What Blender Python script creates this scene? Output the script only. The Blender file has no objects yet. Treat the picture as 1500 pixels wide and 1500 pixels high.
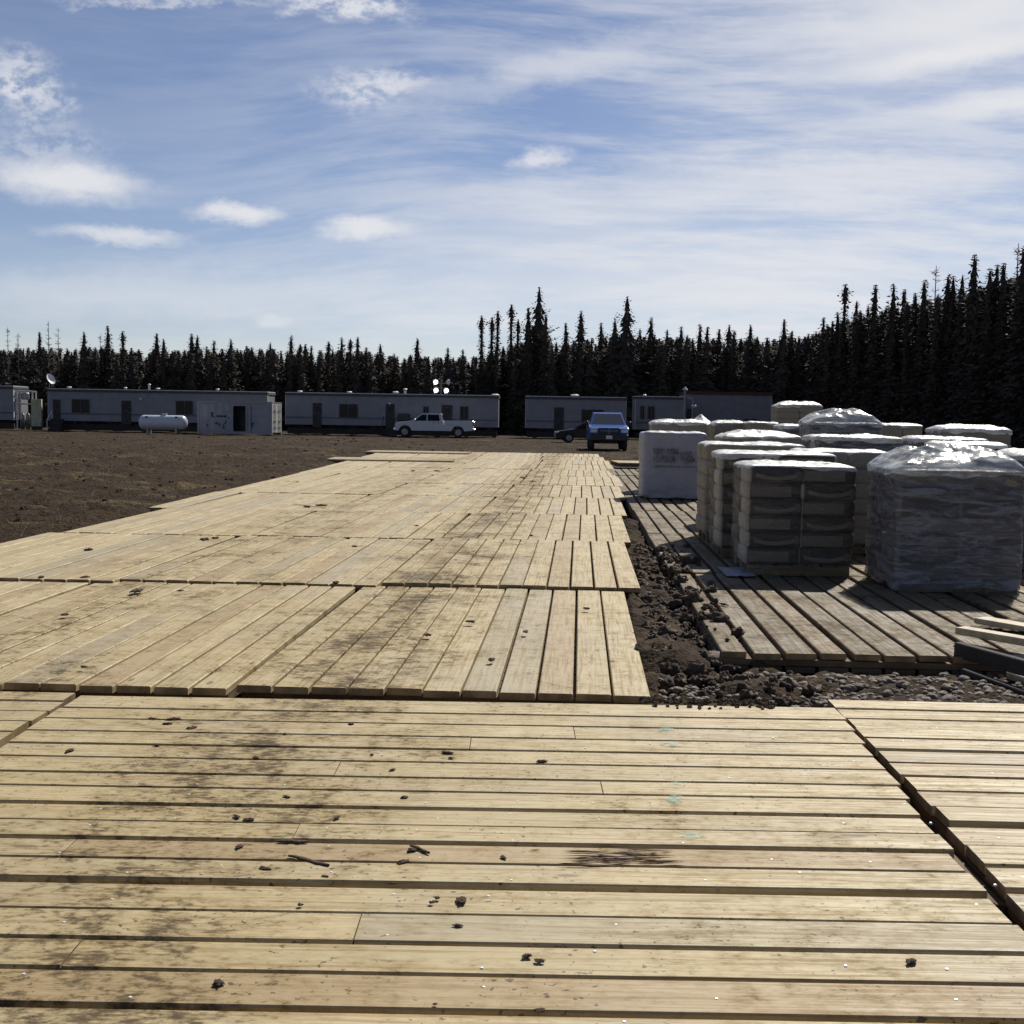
import bpy, math, random
import numpy as np
from mathutils import Vector, Matrix, noise as mn

random.seed(7)
R = math.radians
scene = bpy.context.scene
col = scene.collection

# ------------------------------------------------------------------ camera
F = 1820.0            # focal length in pixels of the 1500 px picture
EYE = Vector((0, 0, 1.6))
PITCH, ROLL = math.atan(139 / F), R(0.9)
RM = Matrix.Rotation(math.pi / 2 - PITCH, 3, 'X') @ Matrix.Rotation(ROLL, 3, 'Z')
cam_d = bpy.data.cameras.new('camera')
cam = bpy.data.objects.new('camera', cam_d)
col.objects.link(cam)
cam.matrix_world = Matrix.Translation(EYE) @ RM.to_4x4()
cam_d.sensor_width = 36
cam_d.lens = 36 * F / 1500
cam_d.clip_start, cam_d.clip_end = 0.05, 3000
scene.camera = cam


def ray(px, py):
    return RM @ Vector(((px - 750) / F, -(py - 750) / F, -1))


def G(px, py, z=0.0):                  # surveyed point on a level
    d = ray(px, py)
    return EYE + d * ((z - EYE.z) / d.z)


def A(px, py, Y):                      # surveyed point at a distance
    d = ray(px, py)
    return EYE + d * (Y / d.y)


def interp(t, pts):
    return float(np.interp(t, [p[0] for p in pts], [p[1] for p in pts]))


# ------------------------------------------------------------------ mesh builder
class MB:
    def __init__(s):
        s.v, s.f, s.m, s.sm = [], [], [], []

    def add(s, verts, faces, mi=0, smooth=False, M=None):
        o = len(s.v)
        if M is not None:
            verts = [M @ Vector(p) for p in verts]
        s.v.extend(tuple(p) for p in verts)
        for f in faces:
            s.f.append(tuple(i + o for i in f))
            s.m.append(mi)
            s.sm.append(smooth)

    def box(s, c, d, mi=0, M=None, ch=0.0):
        x, y, z = c
        a, b, h = d[0] / 2, d[1] / 2, d[2] / 2
        if ch <= 0:
            v = [(x + i * a, y + j * b, z + k * h) for k in (-1, 1) for j in (-1, 1) for i in (-1, 1)]
            s.add(v, [(0, 2, 3, 1), (4, 5, 7, 6), (0, 1, 5, 4), (2, 6, 7, 3), (0, 4, 6, 2), (1, 3, 7, 5)], mi, False, M)
        else:
            v, n = [], 8
            for k, ins in ((-1, ch), (-1 + ch / h, 0), (1 - ch / h, 0), (1, ch)):
                A_, B_ = a - ins, b - ins
                c2 = min(ch, A_ * .9, B_ * .9)
                for (p, q) in ((-A_ + c2, -B_), (A_ - c2, -B_), (A_, -B_ + c2), (A_, B_ - c2), (A_ - c2, B_), (-A_ + c2, B_), (-A_, B_ - c2), (-A_, -B_ + c2)):
                    v.append((x + p, y + q, z + k * h))
            f = [tuple(range(7, -1, -1)), tuple(range(24, 32))]
            for r in range(3):
                for i in range(8):
                    j = (i + 1) % 8
                    f.append((r * 8 + i, r * 8 + j, r * 8 + 8 + j, r * 8 + 8 + i))
            s.add(v, f, mi, False, M)

    def cyl(s, p0, p1, r0, r1=None, n=12, mi=0, cap=True, smooth=True):
        p0, p1 = Vector(p0), Vector(p1)
        r1 = r0 if r1 is None else r1
        q = (p1 - p0).to_track_quat('Z', 'Y')
        v = []
        for p, r in ((p0, r0), (p1, r1)):
            for i in range(n):
                a = 2 * math.pi * i / n
                v.append(p + q @ Vector((r * math.cos(a), r * math.sin(a), 0)))
        f = [(i, (i + 1) % n, n + (i + 1) % n, n + i) for i in range(n)]
        s.add(v, f, mi, smooth)
        if cap:
            s.add(v, [tuple(range(n - 1, -1, -1)), tuple(range(n, 2 * n))], mi)

    def lathe(s, prof, axis0, axis1, n=20, mi=0, smooth=True):     # prof: (t along axis in metres, radius)
        p0, p1 = Vector(axis0), Vector(axis1)
        d = (p1 - p0).normalized()
        q = d.to_track_quat('Z', 'Y')
        v = []
        for t, r in prof:
            for i in range(n):
                a = 2 * math.pi * i / n
                v.append(p0 + d * t + q @ Vector((r * math.cos(a), r * math.sin(a), 0)))
        f = []
        for k in range(len(prof) - 1):
            for i in range(n):
                j = (i + 1) % n
                f.append((k * n + i, k * n + j, (k + 1) * n + j, (k + 1) * n + i))
        s.add(v, f, mi, smooth)

    def extrude_y(s, poly, secs, mi=0):
        """poly: (x,z) outline; secs: list of (y, inset scale, function) sections"""
        n = len(poly)
        cx = sum(p[0] for p in poly) / n
        cz = sum(p[1] for p in poly) / n
        v = []
        for y, sc in secs:
            for (x, z) in poly:
                yy = y(x, z) if callable(y) else y
                v.append((cx + (x - cx) * sc, yy, cz + (z - cz) * sc))
        f = []
        for k in range(len(secs) - 1):
            for i in range(n):
                j = (i + 1) % n
                f.append((k * n + i, k * n + j, (k + 1) * n + j, (k + 1) * n + i))
        f.append(tuple(range(n)))
        f.append(tuple(range(len(secs) * n - 1, (len(secs) - 1) * n - 1, -1)))
        s.add(v, f, mi)

    def mesh(s, name, mats):
        me = bpy.data.meshes.new(name)
        me.from_pydata(s.v, [], s.f)
        me.polygons.foreach_set('material_index', s.m)
        me.polygons.foreach_set('use_smooth', s.sm)
        for m in (mats if isinstance(mats, (list, tuple)) else [mats]):
            me.materials.append(m)
        me.update()
        return me

    def build(s, name, mats, parent=None, loc=None, rz=0):
        return link(name, s.mesh(name, mats), parent, loc, rz)


def link(name, me, parent=None, loc=None, rz=0):
    o = bpy.data.objects.new(name, me)
    col.objects.link(o)
    if parent is not None:
        o.parent = parent
    if loc is not None:
        o.location = loc
    if rz:
        o.rotation_euler.z = rz
    return o


def tag(o, label, cat, group=None, kind=None):
    if label:
        o['label'] = label
    if cat:
        o['category'] = cat
    if group:
        o['group'] = group
    if kind:
        o['kind'] = kind
    return o


def thing(name, label, cat, loc=(0, 0, 0), rz=0, group=None):
    o = bpy.data.objects.new(name, None)
    col.objects.link(o)
    o.empty_display_size = .2
    o.location = loc
    o.rotation_euler = (0, 0, rz)
    return tag(o, label, cat, group)


# ------------------------------------------------------------------ materials
class NT:
    """tiny node helper"""

    def __init__(s, name):
        s.mat = bpy.data.materials.new(name)
        s.mat.use_nodes = True
        s.t = s.mat.node_tree
        s.b = s.t.nodes['Principled BSDF']
        s.out = s.t.nodes['Material Output']

    def n(s, typ, **kw):
        nd = s.t.nodes.new(typ)
        for k, v in kw.items():
            setattr(nd, k, v)
        return nd

    def l(s, a, b):
        s.t.links.new(a, b)

    def math(s, op, a, b=None, c=None, clamp=False):
        nd = s.n('ShaderNodeMath', operation=op, use_clamp=clamp)
        for i, x in enumerate((a, b, c)):
            if x is None:
                continue
            if isinstance(x, (int, float)):
                nd.inputs[i].default_value = x
            else:
                s.l(x, nd.inputs[i])
        return nd.outputs[0]

    def mix(s, fac, a, b, mode='MIX'):
        nd = s.n('ShaderNodeMix', data_type='RGBA', blend_type=mode)
        for i, x in ((0, fac), (6, a), (7, b)):
            if isinstance(x, (int, float)):
                nd.inputs[i].default_value = x
            elif isinstance(x, tuple):
                nd.inputs[i].default_value = (*x, 1) if len(x) == 3 else x
            else:
                s.l(x, nd.inputs[i])
        return nd.outputs[2]

    def ramp(s, fac, lo, hi, a=0.0, b=1.0, smooth=True):
        nd = s.n('ShaderNodeMapRange', interpolation_type='SMOOTHSTEP' if smooth else 'LINEAR')
        nd.inputs[1].default_value, nd.inputs[2].default_value = lo, hi
        nd.inputs[3].default_value, nd.inputs[4].default_value = a, b
        s.l(fac, nd.inputs[0])
        return nd.outputs[0]

    def noise(s, vec, scale, detail=4, rough=.55, dist=0.0):
        nd = s.n('ShaderNodeTexNoise')
        nd.inputs['Scale'].default_value = scale
        nd.inputs['Detail'].default_value = detail
        nd.inputs['Roughness'].default_value = rough
        nd.inputs['Distortion'].default_value = dist
        if vec is not None:
            s.l(vec, nd.inputs['Vector'])
        return nd.outputs['Fac']

    def scale(s, vec, sc, rot=(0, 0, 0), loc=(0, 0, 0)):
        nd = s.n('ShaderNodeMapping')
        nd.inputs['Scale'].default_value = sc
        nd.inputs['Rotation'].default_value = rot
        nd.inputs['Location'].default_value = loc
        s.l(vec, nd.inputs[0])
        return nd.outputs[0]

    def coord(s, which='Object'):
        return s.n('ShaderNodeTexCoord').outputs[which]

    def pos(s):
        return s.n('ShaderNodeNewGeometry').outputs['Position']

    def island(s):
        return s.n('ShaderNodeNewGeometry').outputs['Random Per Island']

    def objrand(s):
        return s.n('ShaderNodeObjectInfo').outputs['Random']

    def bump(s, h, strength=.3, dist=.01):
        nd = s.n('ShaderNodeBump')
        nd.inputs['Strength'].default_value = strength
        nd.inputs['Distance'].default_value = dist
        s.l(h, nd.inputs['Height'])
        s.l(nd.outputs[0], s.b.inputs['Normal'])
        return nd

    def base(s, c):
        if isinstance(c, tuple):
            s.b.inputs['Base Color'].default_value = (*c, 1)
        else:
            s.l(c, s.b.inputs['Base Color'])

    def rough(s, r):
        if isinstance(r, (int, float)):
            s.b.inputs['Roughness'].default_value = r
        else:
            s.l(r, s.b.inputs['Roughness'])


def simple(name, c, rough=.6, metal=0.0, var=.25, scale=3.0, bump=0.0, spec=None):
    m = NT(name)
    p = m.coord()
    nz = m.noise(p, scale, 5, .6)
    dark = tuple(x * (1 - var) for x in c)
    lite = tuple(min(1, x * (1 + var)) for x in c)
    m.base(m.mix(m.ramp(nz, .3, .7), dark, lite))
    m.rough(rough)
    m.b.inputs['Metallic'].default_value = metal
    if spec is not None:
        m.b.inputs['Specular IOR Level'].default_value = spec
    if bump:
        m.bump(m.noise(p, scale * 6, 4), bump, .01)
    return m.mat


def wood(name, c0, c1, grey, dirt_amt, track=True, rough=.62):
    """boards run along the local X of the mat"""
    m = NT(name)
    oc = m.coord('Object')
    isl = m.island()
    rnd = m.objrand()
    # per board offset so that the grain never lines up from board to board
    off = m.n('ShaderNodeCombineXYZ')
    m.l(m.math('MULTIPLY', isl, 91.7), off.inputs[0])
    m.l(m.math('MULTIPLY', isl, 37.1), off.inputs[1])
    m.l(m.math('MULTIPLY', rnd, 53.0), off.inputs[2])
    va = m.n('ShaderNodeVectorMath', operation='ADD')
    m.l(oc, va.inputs[0]); m.l(off.outputs[0], va.inputs[1])
    v = va.outputs[0]
    grain = m.noise(m.scale(v, (1.1, 34, 34)), 1.6, 4, .62, .6)
    fine = m.noise(m.scale(v, (3.5, 160, 160)), 1.5, 3, .6)
    broad = m.noise(m.scale(v, (.55, 2.6, 2.6)), 1.0, 3, .5)
    c = m.mix(isl, c0, c1)
    c = m.mix(m.ramp(broad, .35, .7, 0, .7), c, tuple(x * .82 for x in c1))
    c = m.mix(m.ramp(grain, .45, .66, 0, .75), c, tuple(a * k for a, k in zip(c0, (.62, .54, .46))))
    c = m.mix(m.ramp(fine, .46, .7, 0, .42), c, tuple(x * .6 for x in c0))
    # knots
    vo = m.n('ShaderNodeTexVoronoi')
    vo.inputs['Scale'].default_value = 1.0
    m.l(m.scale(v, (1.5, 4.2, 4.2)), vo.inputs['Vector'])
    c = m.mix(m.ramp(vo.outputs['Distance'], .05, .1, .75, 0), c, (.13, .075, .035))
    # weathered grey patches
    pos = m.pos()
    wz = m.noise(m.scale(pos, (1, 1, 1)), .9, 3, .6)
    c = m.mix(m.ramp(wz, .45, .72, 0, grey), c, (.26, .23, .185))
    # one board in a few is darker or redder
    c = m.mix(m.ramp(m.math('FRACT', m.math('MULTIPLY', isl, 13.37)), .78, .95, 0, .5), c, (.30, .20, .105))
    c = m.mix(m.ramp(m.math('FRACT', m.math('MULTIPLY', isl, 7.77)), .8, .95, 0, .4), c, (.27, .24, .18))
    # mud: tracked in along the wheel path, in streaks and spots
    sep = m.n('ShaderNodeSeparateXYZ')
    m.l(pos, sep.inputs[0])
    X, Y = sep.outputs[0], sep.outputs[1]
    d1 = m.noise(m.scale(pos, (1.4, 1.0, 1)), 1.15, 4, .68)
    d2 = m.noise(pos, 7.0, 5, .72)
    d3 = m.noise(m.scale(pos, (1, 2.2, 1)), 19.0, 3, .65)
    if track:
        def path(x0, sl, w, amp):
            xc = m.math('ADD', m.math('MULTIPLY', m.math('SUBTRACT', Y, 5.0), sl), x0)
            q = m.math('DIVIDE', m.math('SUBTRACT', X, xc), w)
            return m.math('MULTIPLY', m.math('EXPONENT', m.math('MULTIPLY', m.math('MULTIPLY', q, q), -1.0)), amp)
        tr = m.math('ADD', path(-1.15, .062, .8, .125), path(-3.3, .035, 1.1, .09))
        tr = m.math('ADD', tr, path(.9, .055, .7, .04))
        tr = m.math('ADD', tr, .012)
    else:
        tr = 0.105
    k = m.math('ADD', m.math('MULTIPLY', d1, .34), m.math('MULTIPLY', d2, .40))
    k = m.math('ADD', k, m.math('MULTIPLY', d3, .32))
    k = m.math('ADD', k, tr)
    haze_ = m.ramp(k, .52, .76, 0, .5 * dirt_amt)
    spots = m.ramp(k, .64, .75, 0, .85 * dirt_amt)
    c = m.mix(haze_, c, (.20, .14, .072))
    c = m.mix(spots, c, (.07, .05, .03))
    # small specks everywhere
    sp = m.noise(pos, 38.0, 2, .5)
    sp2 = m.noise(pos, 2.3, 3, .6)
    c = m.mix(m.math('MULTIPLY', m.ramp(sp, .63, .69), m.ramp(sp2, .40, .58, 0, .85)), c, (.06, .045, .03))
    m.base(c)
    m.rough(m.ramp(grain, .3, .7, rough - .08, rough + .16))
    m.l(m.ramp(k, .5, .7, .42, .05), m.b.inputs['Specular IOR Level'])
    h = m.math('ADD', m.math('MULTIPLY', grain, .6), m.math('MULTIPLY', fine, .35))
    m.bump(h, .35, .006)
    return m.mat


M_new = wood('pale_lumber', (.465, .365, .185), (.535, .435, .245), .25, 1.0)
M_old = wood('weathered_lumber', (.145, .115, .070), (.19, .152, .096), .3, 1.1, track=False, rough=.66)
M_red = simple('stained_lumber', (.12, .06, .03), .75, var=.3, scale=5)
M_low = simple('shaded_lower_lumber', (.13, .085, .048), .8, var=.35, scale=4, spec=.2)  # brown lower boards, colour darkened to stand for shade in the gaps
M_end = simple('shaded_end_grain', (.24, .165, .085), .8, var=.4, scale=6, spec=.2)  # darker end grain, with the shade on the plank ends painted in
M_nail = simple('zinc_nail', (.85, .83, .80), .42, .35, var=.05)
M_steel = simple('grey_steel', (.25, .25, .26), .45, .6)
M_rubber = simple('black_rubber', (.02, .02, .021), .8)
M_glass = simple('dark_glass', (.012, .013, .016), .15, 0, var=.1, spec=.14)
M_screen = simple('windscreen_glass', (.03, .036, .045), .05, 0, var=.1, spec=.9)
M_black = simple('black_plastic', (.022, .022, .024), .55)
M_wallw = simple('shaded_white_siding', (.21, .21, .225), .55, var=.10, scale=1.2)  # white siding dimmed so its colour carries the shade on the walls
M_dkroof = simple('dark_fascia', (.06, .058, .06), .7)
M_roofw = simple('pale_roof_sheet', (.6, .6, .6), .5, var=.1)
M_door = simple('brown_door', (.055, .05, .05), .7, spec=.2)
M_stripe = simple('grey_stripe', (.13, .13, .15), .7, spec=.2)
M_under = simple('dark_timber_skid', (.035, .03, .027), .9)
M_tank = simple('white_tank_paint', (.55, .56, .60), .32, var=.04)
M_cont = simple('container_shaded_paint', (.27, .275, .30), .5, var=.12, scale=1.5)  # colour darkened for the shade on the long side
M_contend = simple('container_sunlit_end_paint', (.72, .70, .64), .5, var=.15, scale=2)  # paler colour carries the sunlight on the door end
M_ink = simple('dark_blue_spray_paint', (.04, .045, .09), .6)
M_yellow = simple('faded_yellow_paint', (.42, .42, .26), .6, var=.2)
M_white = simple('white_car_paint', (.5, .51, .55), .22, var=.04)
M_blue = simple('blue_car_paint', (.028, .095, .33), .2, var=.1, spec=.8)
M_carblk = simple('black_car_paint', (.008, .008, .009), .25, var=.1, spec=.25)
M_chrome = simple('chrome_trim', (.6, .6, .62), .18, 1.0, var=.05)
M_lens = simple('headlight_lens', (.6, .6, .58), .12, 0, var=.05)
M_tail = simple('red_tail_light', (.25, .02, .018), .2)
M_red2 = simple('dull_red_roof', (.075, .028, .026), .75)
M_greyw = simple('grey_cladding', (.2, .19, .2), .6, var=.12, scale=1.5)
M_bark = simple('spruce_bark', (.055, .042, .034), .9, var=.4, scale=14)
M_dead = simple('dead_grey_wood', (.09, .08, .075), .9, var=.3, scale=10)
M_rock = simple('grey_rock', (.16, .125, .092), .8, var=.4, scale=9, bump=.4)
M_clod = simple('dark_mud', (.075, .050, .030), .95, var=.5, scale=20, bump=.6)
M_paper = simple('beige_paper_sack', (.25, .22, .17), .8, var=.12, scale=6)
M_whitebag = simple('white_woven_bag', (.30, .305, .345), .5, var=.06, scale=3)
M_print = simple('black_print', (.16, .16, .19), .7, var=.5, scale=14)
M_strap = simple('pale_board', (.42, .35, .23), .7, var=.25, scale=7)


def emit(name, c, s):
    m = NT(name)
    e = m.n('ShaderNodeEmission')
    e.inputs[0].default_value = (*c, 1)
    e.inputs[1].default_value = s
    m.l(e.outputs[0], m.out.inputs[0])
    return m.mat


M_lamp = emit('lit_lamp_glass', (1, .98, .95), 3.0)


def sack_mat(name, kind):
    m = NT(name)
    g = m.coord('Generated')
    sep = m.n('ShaderNodeSeparateXYZ')
    m.l(g, sep.inputs[0])
    u, w, v = sep.outputs[0], sep.outputs[1], sep.outputs[2]
    nz = m.noise(m.coord('Object'), 9, 5, .6)
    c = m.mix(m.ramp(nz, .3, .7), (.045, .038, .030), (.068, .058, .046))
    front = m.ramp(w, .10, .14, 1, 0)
    if kind == 'arc':
        du = m.math('SUBTRACT', u, .5)
        dv = m.math('SUBTRACT', v, 1.45)
        rr = m.math('SQRT', m.math('ADD', m.math('MULTIPLY', m.math('MULTIPLY', du, du), 2.6), m.math('MULTIPLY', dv, dv)))
        band = m.math('MULTIPLY', m.ramp(rr, 1.0, 1.06), m.ramp(rr, 1.19, 1.25, 1, 0))
        band = m.math('MULTIPLY', band, m.ramp(m.math('ABSOLUTE', du), .34, .38, 1, 0))
        dot = m.math('SQRT', m.math('ADD', m.math('MULTIPLY', m.math('POWER', m.math('SUBTRACT', u, .9), 2.0), 9.0), m.math('POWER', m.math('SUBTRACT', v, .5), 2.0)))
        band = m.math('MAXIMUM', band, m.ramp(dot, .18, .24, .6, 0))
    else:
        a = m.math('MULTIPLY', m.ramp(u, .07, .09), m.ramp(u, .78, .8, 1, 0))
        band = m.math('MULTIPLY', a, m.math('MULTIPLY', m.ramp(v, .2, .25), m.ramp(v, .72, .78, 1, 0)))
        band = m.math('MULTIPLY', band, .8)
    c = m.mix(m.math('MULTIPLY', band, front), c, (.21, .18, .135))
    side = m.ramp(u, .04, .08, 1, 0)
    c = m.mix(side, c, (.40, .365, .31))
    m.base(c)
    m.rough(.7)
    m.bump(m.noise(m.coord('Object'), 25, 4), .25, .01)
    return m.mat


M_sarc, M_span = sack_mat('printed_sack_arc', 'arc'), sack_mat('printed_sack_panel', 'panel')


def film(name, tint, amin, amax, rough=.22, bmp=.6):
    m = NT(name)
    p = m.coord('Object')
    st = m.noise(m.scale(p, (1.2, 1.2, 7)), 2.2, 6, .65, 1.2)
    cr = m.noise(m.scale(p, (1, 1, 1.6)), 9, 6, .7, 2.0)
    k = m.math('ADD', m.math('MULTIPLY', st, .6), m.math('MULTIPLY', cr, .4))
    m.base(m.mix(m.ramp(st, .38, .64), tuple(x * .75 for x in tint), tuple(min(1, x * (1.9 if tint[0] < .3 else 1.15)) for x in tint)))
    m.rough(rough)
    m.l(m.ramp(k, .38, .66, amin, amax), m.b.inputs['Alpha'])
    m.bump(m.math('ADD', cr, m.math('MULTIPLY', st, .8)), bmp, .02)
    return m.mat


M_film = film('clear_stretch_film', (.13, .13, .143), .5, .92, .27, .35)
M_thin = film('thin_stretch_film', (.13, .122, .11), .06, .38, .28)
M_cover = film('crumpled_white_sheet', (.76, .74, .67), .72, 1.0, .3)
M_clear = film('clear_plastic_sheet', (.66, .66, .62), .4, .92, .2, .2)


def soil_mat(name, c0, c1, straw, sscale, amt, relief=.04):
    m = NT(name)
    p = m.pos()
    a = m.noise(p, 1.3, 5, .7)
    b = m.noise(p, 9.0, 4, .7)
    c = m.mix(m.ramp(a, .35, .68), c0, c1)
    c = m.mix(m.ramp(b, .4, .7, 0, .6), c, tuple(x * .45 for x in c0))
    s1 = m.noise(m.scale(p, (.30, 1, 1)), sscale, 5, .68)
    s2 = m.noise(p, 22, 4, .7)
    k = m.math('ADD', m.math('MULTIPLY', s1, .7), m.math('MULTIPLY', s2, .3))
    c = m.mix(m.ramp(k, .52, .66, 0, amt), c, straw)
    m.base(c)
    m.rough(.95)
    m.b.inputs['Specular IOR Level'].default_value = .15
    m.bump(m.math('ADD', m.math('MULTIPLY', m.noise(p, 4.0, 5, .75), 2.2), b), 1.0, relief)
    return m.mat


M_soil = soil_mat('churned_soil', (.042, .024, .010), (.080, .048, .021), (.22, .155, .072), 1.1, .85, .13)
M_dirt = soil_mat('dark_dirt', (.032, .019, .009), (.066, .042, .022), (.12, .08, .045), 3.0, .4)
M_sand = soil_mat('sandy_dirt', (.13, .105, .068), (.19, .155, .10), (.26, .215, .14), 4.0, .5)
M_straw = simple('dry_grass_blade', (.40, .31, .17), .85, var=.35, scale=2)

m = NT('spruce_needles')
oi = m.objrand()
isl = m.island()
c = m.mix(isl, (.050, .045, .036), (.088, .078, .060))
c = m.mix(m.math('MULTIPLY', oi, .5), c, (.085, .064, .052))
m.base(c)
m.rough(.75)
m.b.inputs['Specular IOR Level'].default_value = .06
M_needle = m.mat

# ------------------------------------------------------------------ sky, sun
AZ, EL = R(26), R(42)
w = bpy.data.worlds.new('World')
scene.world = w
w.use_nodes = True
W = NT.__new__(NT)
W.t = w.node_tree
W.b = None
bg = W.t.nodes['Background']
sky = W.n('ShaderNodeTexSky', sky_type='NISHITA')
sky.sun_disc = False
sky.sun_elevation, sky.sun_rotation = EL, AZ
sky.altitude = 1500
sky.air_density, sky.dust_density, sky.ozone_density = 1.0, .15, 2.2
tc = W.n('ShaderNodeTexCoord').outputs['Generated']
sep = W.n('ShaderNodeSeparateXYZ')
W.l(tc, sep.inputs[0])
dx, dy, dz = sep.outputs
ys = W.math('MAXIMUM', dy, .08)
U, V = W.math('DIVIDE', dx, ys), W.math('DIVIDE', dz, ys)
comb = W.n('ShaderNodeCombineXYZ')
W.l(U, comb.inputs[0]); W.l(V, comb.inputs[1])
uv = comb.outputs[0]
n1 = W.n('ShaderNodeTexNoise'); n1.inputs['Scale'].default_value = 22; n1.inputs['Detail'].default_value = 5; n1.inputs['Roughness'].default_value = .68
W.l(W.scale(uv, (1, 1.8, 1)), n1.inputs['Vector'])
puff = W.noise(W.scale(uv, (1, 1.5, 1)), 58, 5, .6)


def vmath(op, a, b):
    nd = W.n('ShaderNodeVectorMath', operation=op)
    for k_, x_ in enumerate((a, b)):
        if isinstance(x_, tuple):
            nd.inputs[k_].default_value = x_
        else:
            W.l(x_, nd.inputs[k_])
    return nd.outputs[0]


nv = vmath('SUBTRACT', n1.outputs['Color'], (.5, .5, .5))
WARP = {k_: vmath('ADD', uv, vmath('MULTIPLY', nv, (k_, k_ * .42, 0))) for k_ in (.035, .06, .09)}


def uvp(px, py):
    d = ray(px, py)
    return d.x / d.y, d.z / d.y


def clear(px, py, rx, ry, rot=0.0, wv=.09, soft=(1.0, .25), amp=1.0):
    """how much sky shows through a soft-edged cloud in one direction of the sky"""
    u0, v0 = uvp(px, py)
    mp = W.n('ShaderNodeMapping', vector_type='TEXTURE')
    mp.inputs['Location'].default_value = (u0, v0, 0)
    mp.inputs['Rotation'].default_value = (0, 0, rot)
    mp.inputs['Scale'].default_value = (rx / F, ry / F, 1)
    W.l(WARP[wv], mp.inputs[0])
    ln = W.n('ShaderNodeVectorMath', operation='LENGTH')
    W.l(mp.outputs[0], ln.inputs[0])
    return W.ramp(ln.outputs['Value'], soft[1], soft[0], 1 - amp, 1)


def prod(xs):
    r_ = xs[0]
    for x_ in xs[1:]:
        r_ = W.math('MULTIPLY', r_, x_)
    return r_


ragged = prod([
    clear(35, 130, 95, 70, -.5, .09, (1.0, .1), .8),
    clear(550, 128, 130, 42, .12, .09, (1.0, .1), .75),
    clear(500, 6, 140, 30, -.1, .09, amp=.85),
    clear(230, 3, 200, 14, 0, .09, amp=.5),
    clear(60, 215, 110, 40, 0, .09, (1.2, .1), .4),
])
solid = prod([
    clear(100, 264, 150, 36, -.08, .06, (1.15, .2), .92),
    clear(170, 346, 118, 18, -.08, .06, (1.1, .1), amp=.75),
    clear(355, 312, 84, 20, 0, .06, (1.1, .15), amp=.92),
    clear(535, 336, 90, 21, .03, .06, (1.1, .15), amp=.92),
    clear(795, 232, 60, 18, .12, .06, (1.1, .1), amp=.8),
    clear(402, 469, 34, 14, 0, .035, amp=.5),
    clear(1400, 78, 270, 26, .19, .035, (1.1, .05), 1.0),
    clear(1470, 150, 190, 26, .16, .035, (1.15, .05), .9),
    clear(1440, 10, 330, 90, .2, .09, (1.4, 0), .9),
    clear(830, 95, 330, 34, .24, .09, (1.3, 0), .42),
    clear(1230, 265, 360, 52, .04, .09, (1.3, 0), .62),
    clear(900, 300, 420, 60, .1, .09, (1.3, 0), .45),
    clear(1050, 395, 620, 70, .02, .09, (1.4, 0), .55),
    clear(1380, 60, 480, 220, .1, .09, (1.3, 0), .30),
    clear(150, 425, 330, 48, .03, .09, (1.3, 0), .34),
    clear(600, 445, 560, 50, 0, .09, (1.4, 0), .3),
])
tex = W.math('MULTIPLY', W.math('SUBTRACT', 1.0, ragged), W.ramp(puff, .36, .60, .12, 1))
total = W.math('SUBTRACT', 1.0, W.math('MULTIPLY', W.math('SUBTRACT', 1.0, tex), solid))
# thin cirrus drawn out in long streaks, denser to the right and low down
uvw = W.n('ShaderNodeVectorMath', operation='ADD')
wc = W.n('ShaderNodeCombineXYZ')
W.l(W.math('MULTIPLY', W.noise(uv, 3.0, 0, .5), .06), wc.inputs[1])
W.l(uv, uvw.inputs[0]); W.l(wc.outputs[0], uvw.inputs[1])
ci = W.noise(W.scale(uvw.outputs[0], (1.3, 9.5, 1), (0, 0, R(-11))), 3.0, 5, .62, .0)
ci2 = W.noise(W.scale(uvw.outputs[0], (4, 30, 1), (0, 0, R(-14))), 3.0, 4, .6, .0)
right = W.ramp(U, -.40, .25, .15, 1.2)
low = W.ramp(V, .30, .04, .5, .85)
cir = W.math('MULTIPLY', W.ramp(W.math('ADD', W.math('MULTIPLY', ci, .75), W.math('MULTIPLY', ci2, .25)), .38, .62, 0, .85), W.math('MULTIPLY', right, low))
total = W.math('SUBTRACT', 1.0, W.math('MULTIPLY', W.math('SUBTRACT', 1.0, total), W.math('SUBTRACT', 1.0, cir)))
total = W.math('MULTIPLY', total, W.ramp(dy, .1, .4))
CLOUD = (10.3, 10.4, 10.8)
skyc = W.mix(total, W.mix(1.0, sky.outputs[0], (1.12, .98, 1.0), 'MULTIPLY'), CLOUD)
W.l(skyc, bg.inputs[0])
bg.inputs[1].default_value = .070
w.cycles.sampling_method = 'MANUAL'
w.cycles.sample_map_resolution = 512

sd = bpy.data.lights.new('sun', 'SUN')
sd.energy = 5.0
sd.angle = R(.55)
sd.color = (1, .955, .87)
so = bpy.data.objects.new('sun', sd)
col.objects.link(so)
so.rotation_euler = Vector((math.sin(AZ) * math.cos(EL), math.cos(AZ) * math.cos(EL), math.sin(EL))).to_track_quat('Z', 'Y').to_euler()
so.location = (30, 40, 60)

vs = scene.view_settings
vs.view_transform, vs.look, vs.gamma = 'Standard', 'None', 1
vs.exposure = 0.12
cy_ = scene.cycles
cy_.max_bounces, cy_.diffuse_bounces, cy_.glossy_bounces = 5, 2, 2
cy_.transmission_bounces, cy_.transparent_max_bounces = 2, 6
cy_.caustics_reflective = cy_.caustics_refractive = False
vs.use_curve_mapping = False

# ------------------------------------------------------------------ ground
XR = [(6, .80), (7, .83), (11.6, 1.19), (15.5, 1.52), (26, 2.38), (42, 3.32), (54, 3.6)]
XL = [(7, -6.4), (14, -6.0), (27, -5.7), (44, -5.6), (54, -5.7)]


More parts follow.
